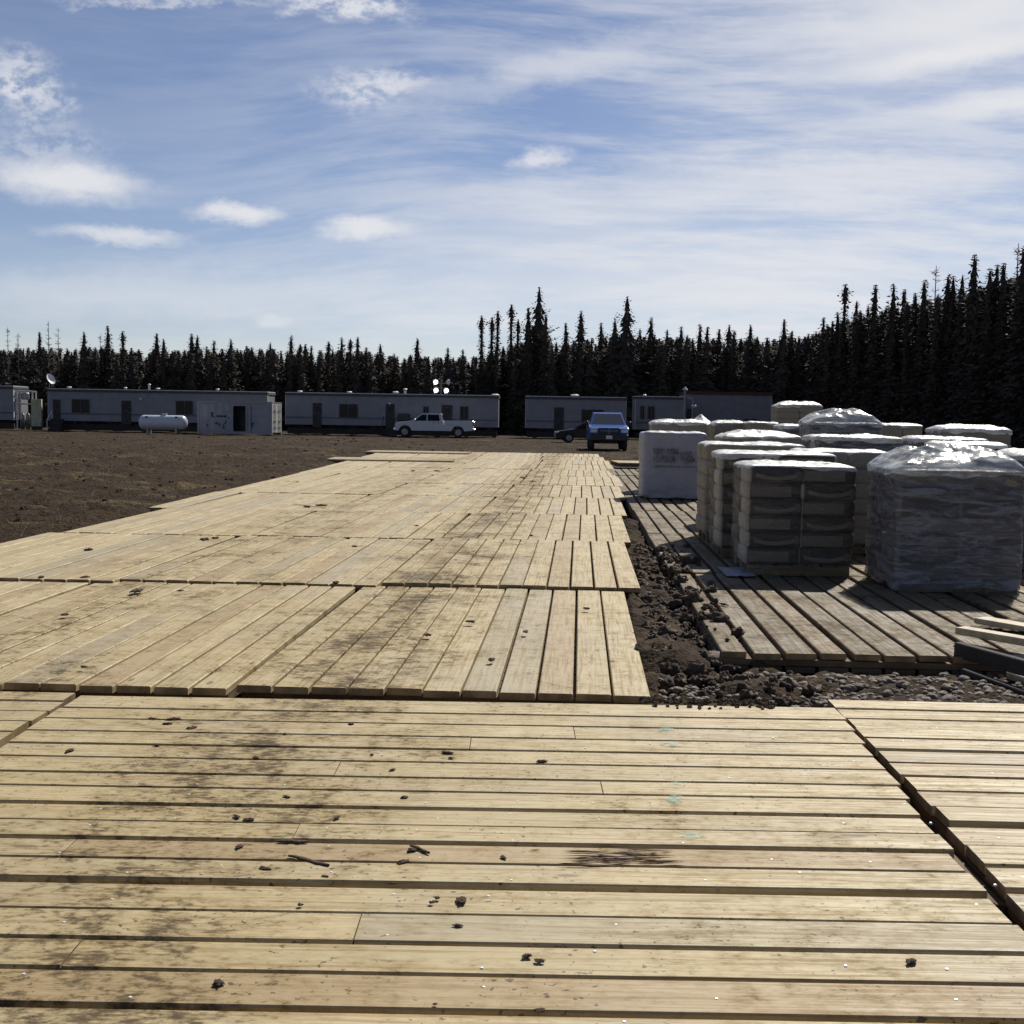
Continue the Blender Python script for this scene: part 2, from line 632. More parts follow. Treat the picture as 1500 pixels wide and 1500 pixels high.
def fbm(x, y, s, o=4):
    return mn.fractal(Vector((x * s, y * s, 3.7)), .9, 2.1, o)


def ground_z(x, y):
    z = -.15
    if y > 20:
        z += .10 * min(1, (y - 20) / 35)
    if y > 75:
        z -= .12 * min(1, (y - 75) / 25)
    xl, xr = interp(y, XL), interp(y, XR)
    on = (y < 8.0 or (xl + .1 < x < 12 and y < 53))
    if y < 54 and x < xl + .1:                      # churned field beside the road
        e = min(1, max(0, (xl - x) / .6))
        z += .09 * e + .085 * fbm(x, y, .8) * e + .06 * abs(fbm(x, y, 1.7, 5)) * e + .035 * fbm(x, y, 5.0) * e
    elif on:
        z = min(z, -.13) - .03
    else:
        z += .05 * fbm(x, y, .5) + .025 * fbm(x, y, 3)
    return z


ang = sorted(set(list(np.linspace(-27, 27, 460)) + list(np.linspace(27, 333, 70))))
rad, r_ = [], .6
while r_ < 700:
    rad.append(r_)
    r_ *= 1.006 if 12 < r_ < 100 else 1.022
mb = MB()
vs_, fs_ = [], []
for r in rad:
    for a in ang:
        x, y = r * math.sin(R(a)), r * math.cos(R(a))
        vs_.append((x, y, ground_z(x, y) if y > 0 else -.18))
na = len(ang)
for i in range(len(rad) - 1):
    for j in range(na - 1):
        p = i * na + j
        fs_.append((p, p + na, p + na + 1, p + 1))
mb.add(vs_, fs_, 0, True)
g = mb.build('ground', M_soil)
g['kind'] = 'structure'

# dirt strip and gravel between the road and the storage pad
mb = MB()
vs_, fs_ = [], []
x0, x1, y0, y1, st = .55, 6.0, 6.9, 20, .035
nx, ny = int((x1 - x0) / st), int((y1 - y0) / st)
for j in range(ny + 1):
    for i in range(nx + 1):
        x, y = x0 + i * st, y0 + j * st
        xr = interp(y, XR)
        pad = 1.42 + .05 * (y - 8.2)
        d = min(1, max(0, (pad + .1 - x) / .25)) if y > 8.1 else 1
        z = -.13 + (.10 * d if y > 8.15 else .07)
        amp = .10 if x < 2.0 else .045
        z += amp * (fbm(x, y, 2.3, 5)) + .035 * abs(fbm(x, y, 9, 3))
        if y < 7.15:
            z = min(z, -.05)
        if y > 8.3 and x > pad + .02 + .22 * max(0, fbm(x * 2, y, 1.1)):
            z = min(z, -.1)
        if x < xr - .1:
            z = -.17
        vs_.append((x, y, z))
for j in range(ny):
    for i in range(nx):
        p = j * (nx + 1) + i
        fs_.append((p, p + 1, p + nx + 2, p + nx + 1))
mb.add(vs_, fs_, 0, True)
o = mb.build('dirt_strip', M_dirt)
o['kind'] = 'structure'


# ------------------------------------------------------------------ timber mats
def plank(mb, x0, x1, y0, y1, zt, t, c=.006, mi=0, nails=None):
    pr = [(y0, zt - t), (y1, zt - t), (y1, zt - c), (y1 - c, zt), (y0 + c, zt), (y0, zt - c)]
    v = [(x0, y, z) for y, z in pr] + [(x1, y, z) for y, z in pr]
    f = [(i, (i + 1) % 6, 6 + (i + 1) % 6, 6 + i) for i in range(6)]
    f = [tuple(reversed(q)) for q in f]
    mb.add(v, f, mi)
    mb.add(v, [tuple(range(6)), tuple(range(11, 5, -1))], 2 if mi == 2 else 3)


def nail(mb, x, y, z, r=.0075):
    n = 8
    v = [(x + r * math.cos(2 * math.pi * i / n), y + r * math.sin(2 * math.pi * i / n), z - .004) for i in range(n)]
    v += [(x + .6 * r * math.cos(2 * math.pi * i / n), y + .6 * r * math.sin(2 * math.pi * i / n), z + .002) for i in range(n)]
    f = [(i, (i + 1) % n, n + (i + 1) % n, n + i) for i in range(n)] + [tuple(range(n, 2 * n))]
    mb.add(v, f, 1)


def mat_mesh(name, L, edges, gap, rnd, wmat, t=.042, nails=.5, zj=.004, ej=.012, split=.3, skew=0.0):
    """edges: sorted plank boundaries across the mat; top at z=0"""
    mb = MB()
    W0, W1 = edges[0], edges[-1]
    for i in range(len(edges) - 1):
        a, b = edges[i], edges[i + 1]
        gp = gap * rnd.uniform(.35, 1.35)
        dz = rnd.uniform(-zj, zj)
        e0, e1 = rnd.uniform(-ej, ej), rnd.uniform(-ej, ej) + skew * (a + b) / 2
        if rnd.random() < split:
            xs_ = rnd.uniform(-L * .35, L * .35)
            plank(mb, -L / 2 + e0, xs_ - .002, a + gp / 2, b - gp / 2, dz, t, .006)
            plank(mb, xs_ + .002, L / 2 + e1, a + gp / 2 + rnd.uniform(-.004, .004), b - gp / 2, dz + rnd.uniform(-.002, .002), t, .006)
        else:
            plank(mb, -L / 2 + e0, L / 2 + e1, a + gp / 2, b - gp / 2, dz, t, .006)
        x = -L / 2 + .12
        while x < L / 2:
            if rnd.random() < nails:
                nail(mb, x + rnd.uniform(-.05, .05), a + (b - a) * rnd.choice((.27, .5, .72)) + rnd.uniform(-.02, .02), dz)
            x += .33
    # cross layer and bottom layer
    x = -L / 2 + .01
    while x < L / 2 - .1:
        wd = min(.21, L / 2 - x - .01)
        plank(mb, x, x + wd, W0 + .015, W1 - .015, -t - .005, t, .004, 2)
        x += .235
    for i in range(len(edges) - 1):
        a, b = edges[i], edges[i + 1]
        plank(mb, -L / 2 + .005, L / 2 - .005, a + .012, b - .012, -2 * t - .01, t, .004, 2)
    return mb.mesh(name, [wmat, M_nail, M_low, M_end])


def even(W, n):
    return [-W / 2 + W * i / n for i in range(n + 1)]


ORD = ['first', 'second', 'third', 'fourth', 'fifth', 'sixth', 'seventh', 'eighth', 'ninth', 'tenth', 'eleventh', 'twelfth']
rn = random.Random(5)

# cross mats in the foreground, planks lying across the view
eA = [G(750, y, 0).y for y in (1298, 1266, 1237, 1211, 1186, 1161, 1140, 1118, 1099, 1081, 1062, 1047, 1029)]
eB = [G(750, y, 0).y for y in (1298, 1339, 1382, 1427, 1480)]
while eB[-1] > 1.6:
    eB.append(eB[-1] - .205)
eB = sorted(eB)
eA[0] += .012
eB[-1] -= .012


def fg_mat(edges, xa, xb, label, rz=0.0, gap=.022, nails=.45, z=0.0, m=M_new, zj=.004, ej=.012, skew=0.0):
    cy = (edges[0] + edges[-1]) / 2
    me = mat_mesh('access_mat', xb - xa, [e - cy for e in edges], gap, rn, m, nails=nails, zj=zj, ej=ej, skew=skew)
    o = link('access_mat', me, None, ((xa + xb) / 2, cy, z), rz)
    return tag(o, label, 'timber mat', 'cross mats in the foreground')


fg_mat(eA, -2.42, 1.735, 'wide pale plank mat crossing in front of the road, faint green paint spots on it', -.003, .02, .5, skew=.07)
fg_mat(eB, -2.46, 1.645, 'wide pale plank mat nearest the viewer with broad open gaps between its planks', -.004, .036, .35, z=-.004)
fg_mat([4.83 + i * (2.2 / 10) for i in range(11)], 1.81, 6.0, 'glossy pale plank mat beyond the dark gap, beside the gravel', -.03, .026, .3, z=.0, zj=.006, ej=.01)
fg_mat([2.3 + i * (2.47 / 11) for i in range(12)], 1.70, 6.0, 'pale plank mat at the right edge on the near side of the dark gap', -.03, .03, .35, z=.008, zj=.006, ej=.01)
fg_mat([5.45 + i * (1.55 / 7) for i in range(8)], -6.7, -2.47, 'pale plank mat cut by the left edge, just below the road mats', -.012, .022, .4, z=-.003)
fg_mat([2.9 + i * (2.5 / 12) for i in range(13)], -6.7, -2.50, 'pale plank mat out past the left edge, nearest row', -.006, .03, .4, z=-.002)

# road mats
road_meshes = [mat_mesh('access_mat', 4.285, even(2.40, 11), .018, rn, M_new, nails=.22, zj=.004, ej=.006) for _ in range(7)]
COLN = ['right-hand', 'middle', 'left-hand', 'far left']
YAW = .052
for k in range(11):
    Y0 = 7.045 + 4.3 * k
    yc = Y0 + 2.13
    xr = interp(Y0, XR) + rn.uniform(-.03, .03)
    xl = interp(yc, XL)
    xs = xr
    for cidx in range(4):
        if cidx < 3:
            wd = 2.40
            me = road_meshes[(k * 3 + cidx * 2 + rn.randint(0, 1)) % 7]
        else:
            wd = xs - interp(Y0, XL)
            if wd < .34:
                continue
            n_ = max(2, round(wd / .218))
            me = mat_mesh('access_mat', 4.285, even(wd, n_), .018, rn, M_new, nails=.2, zj=.004, ej=.006)
        cx = xs - wd / 2 + (.056, .048, .038, .015)[cidx] * 2.13
        zz = .055 + rn.uniform(-.005, .005)
        yw_ = (.056, .048, .038, .015)[cidx]
        if k == 0:
            zz = .03
        o = link('access_mat', me, None, (cx, yc + rn.uniform(-.008, .008), zz), math.pi / 2 - yw_ + rn.uniform(-.003, .003))
        if rn.random() < .5:
            o.rotation_euler.z += math.pi
        if cidx < 3:
            lb = 'pale timber road mat, %s of its row, in the %s row past the cross mats' % (COLN[cidx], ORD[k])
        else:
            lb = 'narrow timber road mat along the soil edge in the %s row past the cross mats' % ORD[k]
        tag(o, lb, 'timber mat', 'timber mats paving the road')
        xs -= wd + .015

# mats lying crosswise at the far end of the road
me = mat_mesh('access_mat', 4.25, even(2.4, 11), .03, rn, M_new, nails=.1)
o = link('access_mat', me, None, (-4.15, 42.9, .10), .03)
tag(o, 'raised pale timber mat jutting over the soil at the far left of the road', 'timber mat', 'timber mats paving the road')
o = link('access_mat', me, None, (-3.9, 52.0, .10), -.02)
tag(o, 'timber mat lying crosswise at the far left end of the road', 'timber mat', 'timber mats paving the road')
o = link('access_mat', me, None, (5.7, 43.8, .10), 0.02)
tag(o, 'bright timber mat lying crosswise past the road beside the blue pickup', 'timber mat', 'timber mats paving the road')
me2 = mat_mesh('access_mat', 4.25, even(2.4, 11), .03, rn, M_old, nails=.1)
for i in range(3):
    o = link('access_mat', me2, None, (8.6 + .1 * i, 57 + .06 * i, .06 + .135 * i), .1 + .02 * i)
    tag(o, '%s grey timber mat of the low stack to the right of the blue pickup' % ('lowest', 'middle', 'top')[i], 'timber mat', 'mats stacked beside the blue pickup')

# storage pad mats (older, greyer)
pad_meshes = [mat_mesh('access_mat', 4.25, even(2.43, 11), .045, rn, M_old, nails=.12, zj=.007, ej=.025) for _ in range(4)]
for r_ in range(7):
    for c_ in range(4):
        Y0 = 8.2 + 4.32 * r_
        cx = 1.40 + .05 * (4.32 * r_ + 2.1) + 1.22 + c_ * 2.48
        if r_ == 0 and c_ == 3:
            continue
        o = link('access_mat', pad_meshes[(r_ * 3 + c_) % 4], None, (cx, Y0 + 2.13, .05 + rn.uniform(-.012, .012)), math.pi / 2 - .05 + rn.uniform(-.004, .004))
        tag(o, 'weathered grey mat of the pallet pad, %s row from the gravel, %s from the road' % (ORD[r_], ORD[c_]),
            'timber mat', 'weathered mats of the storage pad')

# loose boards at the right
for i, (p0, p1, z0, z1, wd, th, lab) in enumerate([
    ((3.02, 8.30), (3.55, 6.9), .085, .07, .06, .10, 'thick dark plank set on edge leaning off the corner of the storage pad'),
    ((3.30, 8.0), (3.62, 7.2), -.02, -.06, .17, .05, 'pale loose board lying lowest on the gravel beside the storage pad'),
    ((2.98, 8.05), (3.30, 7.15), -.03, -.08, .05, .07, 'thin dark batten lying on the gravel under the loose planks'),
    ((3.20, 8.75), (3.95, 7.6), .14, .15, .12, .05, 'narrow bright board lying topmost among the loose boards'),
    ((3.15, 8.22), (3.9, 8.20), .04, .04, .10, .04, 'short pale board lying crosswise among the loose boards'),
    ((3.55, 9.3), (4.3, 8.1), .13, .13, .16, .04, 'pale splintered board half sunk in the sandy dirt at the right edge'),
]):
    p0, p1 = Vector((*p0, z0)), Vector((*p1, z1))
    L = (p1 - p0).length
    mb = MB()
    mb.box((0, 0, 0), (L, wd, th), ch=.006)
    o = mb.build('loose_board', M_strap if i not in (0, 2) else M_under)
    o.matrix_world = Matrix.Translation((p0 + p1) / 2) @ (p1 - p0).to_track_quat('X', 'Z').to_matrix().to_4x4()
    tag(o, lab, 'board', 'loose boards beside the storage pad')

# sandy heap over the pad at the right
mb = MB()
vs_, fs_ = [], []
for j in range(61):
    for i in range(61):
        x, y = -1 + i / 30, -1 + j / 30
        r = math.hypot(x, y)
        z = .10 * max(0, 1 - r * r) * (1 + .5 * fbm(x, y, 3)) - .03 * (r > .97) + .012 * fbm(x, y, 12)
        vs_.append((4.55 + 1.15 * x, 9.2 + .75 * y, .05 + z - .01 * r))
for j in range(60):
    for i in range(60):
        p = j * 61 + i
        fs_.append((p, p + 1, p + 62, p + 61))
mb.add(vs_, fs_, 0, True)
o = mb.build('sand_patch', M_sand)
o['kind'] = 'structure'


# ------------------------------------------------------------------ stones and clods
def lump(seed, rough=.35, flat=.6, n=9):
    rr = random.Random(seed)
    ox = rr.uniform(0, 50)
    v, f = [], []
    m_ = n * 2
    for j in range(n + 1):
        th = math.pi * j / n
        for i in range(m_):
            ph = 2 * math.pi * i / m_
            d = Vector((math.sin(th) * math.cos(ph), math.sin(th) * math.sin(ph), math.cos(th)))
            k = 1 + rough * mn.fractal(d * 1.6 + Vector((ox, 0, 0)), .9, 2.1, 4)
            v.append((d.x * k, d.y * k * .8, d.z * k * flat))
    for j in range(n):
        for i in range(m_):
            q = (i + 1) % m_
            f.append((j * m_ + i, (j + 1) * m_ + i, (j + 1) * m_ + q, j * m_ + q))
    return v, f


rocks = [lump(i, .22, .62) for i in range(6)]
clods = [lump(30 + i, .75, .7, 10) for i in range(6)]
rk = random.Random(11)


def rotm(s, loc):
    return Matrix.Translation(loc) @ Matrix.Rotation(rk.uniform(0, 6.28), 4, 'Z') @ Matrix.Diagonal((s, s, s, 1))


mb = MB()
for i in range(900):
    px, py = rk.uniform(965, 1520), rk.uniform(988, 1040)
    p = G(px, py, -.06)
    if p.y < 7.1 or (p.x > 1.5 and p.y > 8.15):
        continue
    s = rk.choice((.012, .016, .022, .03)) * rk.uniform(.7, 1.4)
    v, f = rk.choice(rocks)
    zz = -.06 + .045 * fbm(p.x, p.y, 2.3, 5) + .005
    mb.add(v, f, 0, True, rotm(s, (p.x, p.y, zz)))
o = mb.build('gravel', M_rock)
o['kind'] = 'stuff'
rock_me = []
for v, f in rocks:
    mb = MB(); mb.add(v, f, 0, True); rock_me.append(mb.mesh('stone', M_rock))
for i, (px, py, s, lab) in enumerate([
    (1390, 1031, .062, 'largest rounded pale stone at the far edge of the glossy right mat'),
    (1050, 975, .13, 'large dark boulder half buried at the corner of the storage pad'),
    (1112, 998, .05, 'pale flat stone beneath the front edge of the storage pad, near the boulder'),
    (1160, 1008, .055, 'grey stone in the gravel a little right of the flat pale stone'),
    (1212, 997, .045, 'small pale stone under the middle of the storage pad edge'),
    (1245, 1012, .04, 'small stone among the gravel straight behind the mat seam'),
    (1300, 1020, .04, 'grey stone in the gravel beyond the top of the dark gap'),
    (1412, 1000, .05, 'pale stone in the shade beside the loose boards'),
    (1440, 1035, .05, 'rounded stone near the right end of the gravel strip'),
    (982, 940, .05, 'pale stone on the dark soil beside the road mats'),
]):
    p = G(px, py, -.07)
    o = link('stone', rock_me[i % 6], None, (p.x, p.y, -.055), rk.uniform(0, 6))
    o.scale = (s, s, s)
    tag(o, lab, 'stone', 'larger stones in the gravel strip')

mb = MB()
for i in range(520):                                    # crumbled soil on the dirt strip and its edges
    y = rk.uniform(7.15, 15.5)
    xr, pad = interp(y, XR), 1.42 + .05 * (y - 8.2)
    x = rk.gauss((xr + pad) / 2 - .02, .22)
    if y < 8.3:
        x = rk.uniform(xr + .05, 2.3)
    if x < xr + .04:
        x = xr + .06
    s = rk.choice((.015, .025, .04, .06)) * rk.uniform(.7, 1.3)
    if x > pad + .45:
        continue
    zz = (.06 if (x > pad and y > 8.25) else -.03 + .05 * fbm(x, y, 2.3, 5))
    v, f = rk.choice(clods)
    mb.add(v, f, 0, True, rotm(s, (x, y, zz)))
for i in range(140):                                    # crumbs spilled over the far edge of the cross mat
    x, y = rk.uniform(.75, 1.5), 7.0 - abs(rk.gauss(0, .08))
    v, f = rk.choice(clods)
    mb.add(v, f, 0, False, rotm(rk.uniform(.006, .016), (x, y, .006)))
o = mb.build('crumbled_soil', M_clod)
o['kind'] = 'stuff'

clod_me = []
for v, f in clods:
    mb = MB(); mb.add(v, f, 0, True); clod_me.append(mb.mesh('mud_clod', M_clod))
pts = [(676, 1318, .022), (603, 1245, .02), (590, 1263, .022), (388, 1272, .016), (420, 1167, .016), (365, 1200, .02), (440, 1325, .012), (640, 1315, .012), (1335, 1408, .02),
       (772, 1400, .016), (790, 1407, .014), (320, 1440, .02), (280, 1066, .02), (245, 1060, .02), (720, 966, .03), (770, 925, .025), (200, 865, .055), (300, 790, .07), (315, 788, .05),
       (130, 805, .05), (125, 845, .03), (450, 742, .06), (470, 740, .06), (610, 770, .04), (520, 800, .03), (640, 690, .07), (605, 690, .07), (765, 700, .09), (780, 705, .06), (690, 910, .03),
       (95, 900, .03), (60, 845, .03), (1060, 885, .03), (1010, 835, .03), (575, 1127, .013), (660, 1110, .012), (545, 1105, .012), (350, 1240, .016), (375, 1110, .016), (790, 1480, .014)]
for i in range(24):
    px, py = rk.uniform(60, 900), rk.uniform(700, 1480)
    pts.append((px, py, .006 + .05 * (1500 - py) / 800 * rk.uniform(.25, .8)))
for i, (px, py, s) in enumerate(pts):
    lvl = .062 if py < 1015 else .004
    p = G(px, py, lvl)
    if py < 1015 and not (interp(p.y, XL) + .3 < p.x < 6):
        continue
    o = link('mud_clod', clod_me[i % 6], None, (p.x, p.y, lvl), rk.uniform(0, 6))
    o.scale = (s * rk.uniform(.7, 1.5), s * .8, s * .4)
    tag(o, 'small dark crumb of mud lying on the pale timber mats', 'mud clod', 'mud crumbs on the timber mats')
# bark strips
for (pa, pb, lab) in [((405, 1232), (452, 1231), 'dark strip of bark, the upper of two on the dirty foreground mat'),
                      ((422, 1253), (483, 1266), 'dark slanting strip of bark just below another on the foreground mat'),
                      ((600, 1238), (630, 1248), 'curled dark bark scrap beside two mud clods on the foreground mat'),
                      ((428, 738), (478, 744), 'dark bark strip lying far up the road mats')]:
    lv = .066 if pa[1] < 1000 else .008
    p0, p1 = G(*pa, lv), G(*pb, lv)
    mb = MB()
    vs_, fs_ = [], []
    n_ = 14
    for i in range(n_ + 1):
        t = i / n_
        p = p0.lerp(p1, t)
        wv = .012 * math.sin(math.pi * t) ** .5 + .004 + .004 * fbm(t * 5, 1, 2)
        dz = .006 * math.sin(7 * t)
        for kk, (oy, oz) in enumerate(((-wv, 0), (-wv * .4, .01), (wv * .5, .011), (wv, .001))):
            vs_.append((p.x, p.y + oy * (.5 + .6 * abs(math.sin(9 * t + oy * 90))) + .006 * math.sin(5 * t), p.z - .004 + oz * .55 + dz * .15))
    for i in range(n_):
        for kk in range(4):
            a, b = i * 4 + kk, i * 4 + (kk + 1) % 4
            fs_.append((a, b, b + 4, a + 4))
    mb.add(vs_, fs_, 0, True)
    o = mb.build('bark_strip', M_clod)
    tag(o, lab, 'bark strip', 'bark scraps on the mats')

# the splintered rotten spot and the green survey paint are marks on the boards: thin paint/rot films
mb = MB()
for i in range(75):
    p = G(rk.gauss(905, 38), rk.gauss(1257, 6), .0)
    L, w_ = rk.uniform(.03, .2), rk.uniform(.001, .0035)
    zt_, sk = rk.uniform(.004, .0065), rk.uniform(-.002, .002)
    mb.add([(p.x - L / 2, p.y - w_ * .3, .003), (p.x - L * .2, p.y - w_, zt_), (p.x + L / 2, p.y + sk, .004), (p.x + L * .1, p.y + w_, zt_), (p.x, p.y, .001)],
           [(0, 1, 2, 3), (0, 4, 1), (1, 4, 2), (2, 4, 3), (3, 4, 0)])
o = mb.build('wood_splinters', M_red)
o['kind'] = 'stuff'
M_teal = NT('teal_paint')
pp = M_teal.pos()
M_teal.base((.10, .42, .36))
M_teal.l(M_teal.ramp(M_teal.noise(pp, 30, 5, .7), .40, .62, 0, .5), M_teal.b.inputs['Alpha'])
for i, (px, py, rx, ry) in enumerate([(1012, 1226, .05, .04), (988, 1172, .04, .06), (980, 1092, .04, .05), (975, 1070, .04, .05), (992, 1150, .04, .04)]):
    p = G(px, py, 0)
    mb = MB()
    mb.add([(p.x + rx * math.cos(a) * (1 + .2 * math.sin(3 * a)), p.y + ry * math.sin(a), .0075) for a in np.linspace(0, 2 * math.pi, 20)[:-1]], [tuple(range(19))])
    o = mb.build('paint_spot', M_teal.mat)
    tag(o, 'faint green paint spot on the foreground mat, %s of five from the front' % ORD[(0, 2, 3, 4, 1)[i]], 'paint mark', 'green paint spots on the foreground mat')


# ------------------------------------------------------------------ pallet loads
def sack_mesh(name, m_):
    mb = MB()
    nu, nv = 26, 14
    v, f = [], []
    for j in range(nv + 1):
        b = -math.pi / 2 + math.pi * j / nv
        for i in range(nu):
            a = 2 * math.pi * i / nu
            def sp(t, e):
                return math.copysign(abs(t) ** e, t)
            x = sp(math.cos(b), .22) * sp(math.cos(a), .16)
            y = sp(math.cos(b), .22) * sp(math.sin(a), .16)
            z = sp(math.sin(b), .4)
            k = 1 + .03 * mn.noise(Vector((x * 3, y * 3, z * 2)))
            v.append((x * .5 * k, y * .5 * k, z * .5))
    for j in range(nv):
        for i in range(nu):
            q = (i + 1) % nu
            f.append((j * nu + i, j * nu + q, (j + 1) * nu + q, (j + 1) * nu + i))
    mb.add(v, f, 0, True)
    return mb.mesh(name, m_)


ME_sarc, ME_span = sack_mesh('sack', M_sarc), sack_mesh('sack', M_span)
ME_spap = sack_mesh('sack', M_paper)
mb = MB()
for y in (-.47, 0, .47):
    mb.box((0, y, .055), (1, .09, .075))
    mb.box((0, y, .009), (1, .1, .016))
for i in range(7):
    mb.box((-.45 + .15 * i, 0, .102), (.11, 1, .018))
ME_pal = mb.mesh('pallet', M_old)


def shell(w_, d_, zt, zb, seed, rc=.06, hump=0.0, crum=.012, topn=.03, ns=120, peak=None, flare=0.0, nr=22, nd=None):
    """crumpled sheet over a load: rounded-rectangle rings over the top and down the sides"""
    rr = random.Random(seed)
    ox = rr.uniform(0, 90)
    a, b = w_ / 2, d_ / 2

    def rim(t, r):       # point on rounded rectangle, t in 0..1
        per = [2 * a - 2 * r, math.pi * r / 2, 2 * b - 2 * r, math.pi * r / 2] * 2
        s = t * sum(per)
        dirs = [(-a + r, -b, 0), (a - r, -b + r, -90), (a, -b + r, 90), (a - r, b - r, 0), (a - r, b, 180), (-a + r, b - r, 90), (-a, b - r, 270), (-a + r, -b + r, 180)]
        for k in range(8):
            if s <= per[k] or k == 7:
                break
            s -= per[k]
        x, y, an = dirs[k]
        if k % 2 == 0:
            return x + s * math.cos(R(an)), y + s * math.sin(R(an))
        th = R(an) + s / r
        return x + r * math.cos(th), y + r * math.sin(th)
    rings = []
    for i in range(nr):                                         # top
        k = (i + 1) / nr
        rings.append(('t', k))
    H = zt - zb
    nd = nd or max(4, int(H / .035))
    for i in range(nd):
        rings.append(('s', (i + 1) / nd))
    v, f = [], []
    pts = [rim(t / ns, rc) for t in range(ns)]
    v.append((0, 0, zt + hump))
    for kind, k in rings:
        for (x, y) in pts:
            if kind == 't':
                X_, Y_ = x * k, y * k
                q = Vector((X_ * 3.2 + ox, Y_ * 3.2, .3)) * (.5 if hump > .1 else 1)
                n_ = mn.fractal(q, .8, 2.1, 5 if hump < .1 else 3)
                ridge = 1 - abs(mn.fractal(q * .8 + Vector((7, 3, 1)), .8, 2.2, 4)) * 1.8
                z = zt + hump * (1 - k ** 2.6) * (.75 + .25 * max(0, ridge)) + topn * (n_ * .6 + .5 * ridge - .2) * (1 - k ** 6)
                z -= .025 * k ** 14
                if peak:
                    dd = math.hypot((X_ - peak[0]) / peak[3], (Y_ - peak[1]) / peak[3])
                    z += peak[2] * max(0, 1 - dd)
            else:
                e = 1 + flare * k
                q = Vector((x * 2.6 + ox, y * 2.6, (zt - H * k) * 5.5))
                r1 = 1 - 2 * abs(mn.fractal(q, .8, 2.2, 4))
                q2 = Vector((x * 1.3 + ox, y * 1.3 + 4, k * H * 1.5))
                off = crum * r1 + .018 * mn.noise(q2)
                l = math.hypot(x, y)
                X_, Y_ = x * e + x / l * off, y * e + y / l * off
                z = zt - .025 - (H - .025) * k
                if k == 1:
                    z += .05 * mn.noise(Vector((x * 5 + ox, y * 5, 2)))
            v.append((X_, Y_, z))
    f += [(0, 1 + i, 1 + (i + 1) % ns) for i in range(ns)]
    for r_ in range(len(rings) - 1):
        o0, o1 = 1 + r_ * ns, 1 + (r_ + 1) * ns
        for i in range(ns):
            j = (i + 1) % ns
            f.append((o0 + i, o1 + i, o1 + j, o0 + j))
    mb = MB()
    mb.add(v, f, 0, True)
    return mb


def load(style, pxl, pxr, Yf, ztop, label, z0=.055, dep=1.02, cols=2, lay=6, hump=0.0, rz=-.045, seed=1, peak=None, quality=1.0, cat='pallet load'):
    xa, xb = A(pxl, 620, Yf).x, A(pxr, 620, Yf).x
    wd = xb - xa
    t = thing('pallet_load', label, cat, ((xa + xb) / 2, Yf + dep / 2, z0), rz, 'wrapped pallet loads on the storage pad')
    p = link('pallet', ME_pal, t)
    p.scale = (wd * .96, dep * .96, 1)
    H = ztop - z0
    zb = .113
    ns, nr = int(110 * quality), int(18 * quality)
    rs = random.Random(seed)
    if style in ('sacks', 'paper', 'wrapped'):
        lh = (H - zb - .02) / lay
        inn = .0 if style != 'wrapped' else .04
        for L in range(lay):
            for c in range(cols):
                for dd in range(2):
                    sw, sdp = (wd - inn) / cols, (dep - inn) / 2
                    if style == 'sacks':
                        me = (ME_sarc, ME_span)[(L + c + 1) % 2]
                    elif style == 'paper':
                        me = ME_spap
                    else:
                        me = ME_sarc if (L + dd) % 3 else ME_spap
                    s = link('sack', me, t, (-(wd - inn) / 2 + sw * (c + .5) + rs.uniform(-.012, .012), -(dep - inn) / 2 + sdp * (dd + .5) + rs.uniform(-.018, .012), zb + lh * (L + .5)))
                    s.rotation_euler.z = (math.pi if dd else 0) + rs.uniform(-.02, .02)
                    s.scale = (sw * 1.06, sdp * 1.05, lh * 1.2)
        if style == 'sacks':
            shell(wd + .045, dep + .045, H - .01, .06, seed + 70, .05, 0, .009, .01, ns, None, nr=6).build('stretch_wrap', M_thin, t)
        if style != 'wrapped':
            sh = shell(wd + .022, dep + .022, H + .008, H - .05 * rs.uniform(.6, 1.5), seed, .045, hump, .006, .032, ns, peak, nr=nr, nd=4)
            sh.build('plastic_cover', M_cover, t)
        else:
            sh = shell(wd + .02, dep + .02, H, .03, seed, .05, 0, .014, .02, ns, None, nr=nr)
            sh.build('stretch_wrap', M_film, t)
            sh = shell(wd + .05, dep + .05, H + .02, H - .06, seed + 50, .06, hump * .95, .012, .04 if hump < .1 else .06, ns, peak, nr=int(nr * 1.5), nd=4)
            sh.build('plastic_cover', M_clear if hump > .1 else M_cover, t)
    elif style == 'bag':
        sh = shell(wd, dep, H, .02, seed, .08, .0, .022, .04, ns, None, flare=.015, nr=nr)
        sh.build('white_hood', M_whitebag, t)
    return t, wd, dep, H


load('sacks', 1103, 1258, 12.4, 1.165, 'nearest stack of brown printed sacks with dark front face under crumpled white plastic', seed=3, quality=1.5)
load('wrapped', 1322, 1506, 11.35, 1.19, 'large film-wrapped pallet at the right front with a tall hump of clear plastic on top', seed=8, hump=.20, quality=1.7, lay=7, rz=.0)
load('sacks', 1063, 1228, 13.95, 1.24, 'stack of sacks directly behind the nearest brown sack stack', seed=5, quality=1.2)
load('paper', 1040, 1182, 15.6, 1.31, 'beige sack stack third back in the row beside the road', seed=6, quality=1.2)
load('paper', 1182, 1312, 14.6, 1.26, 'low pale sack stack behind the gap between the two front pallets', seed=9)
load('paper', 1062, 1178, 18.4, 1.37, 'pale humped sack stack fourth back in the row beside the road', seed=10, hump=.08)
load('wrapped', 1202, 1322, 16.8, 1.40, 'shiny film-wrapped pallet behind the low pale sack stack', seed=12)
load('paper', 957, 1036, 26.8, 1.55, 'pale pallet load right behind the white printed bag', seed=13, hump=.05)
load('paper', 1008, 1046, 29.2, 1.52, 'far pallet load whose plastic rises to a pointed peak', seed=14, peak=(.05, -.2, .2, .3))
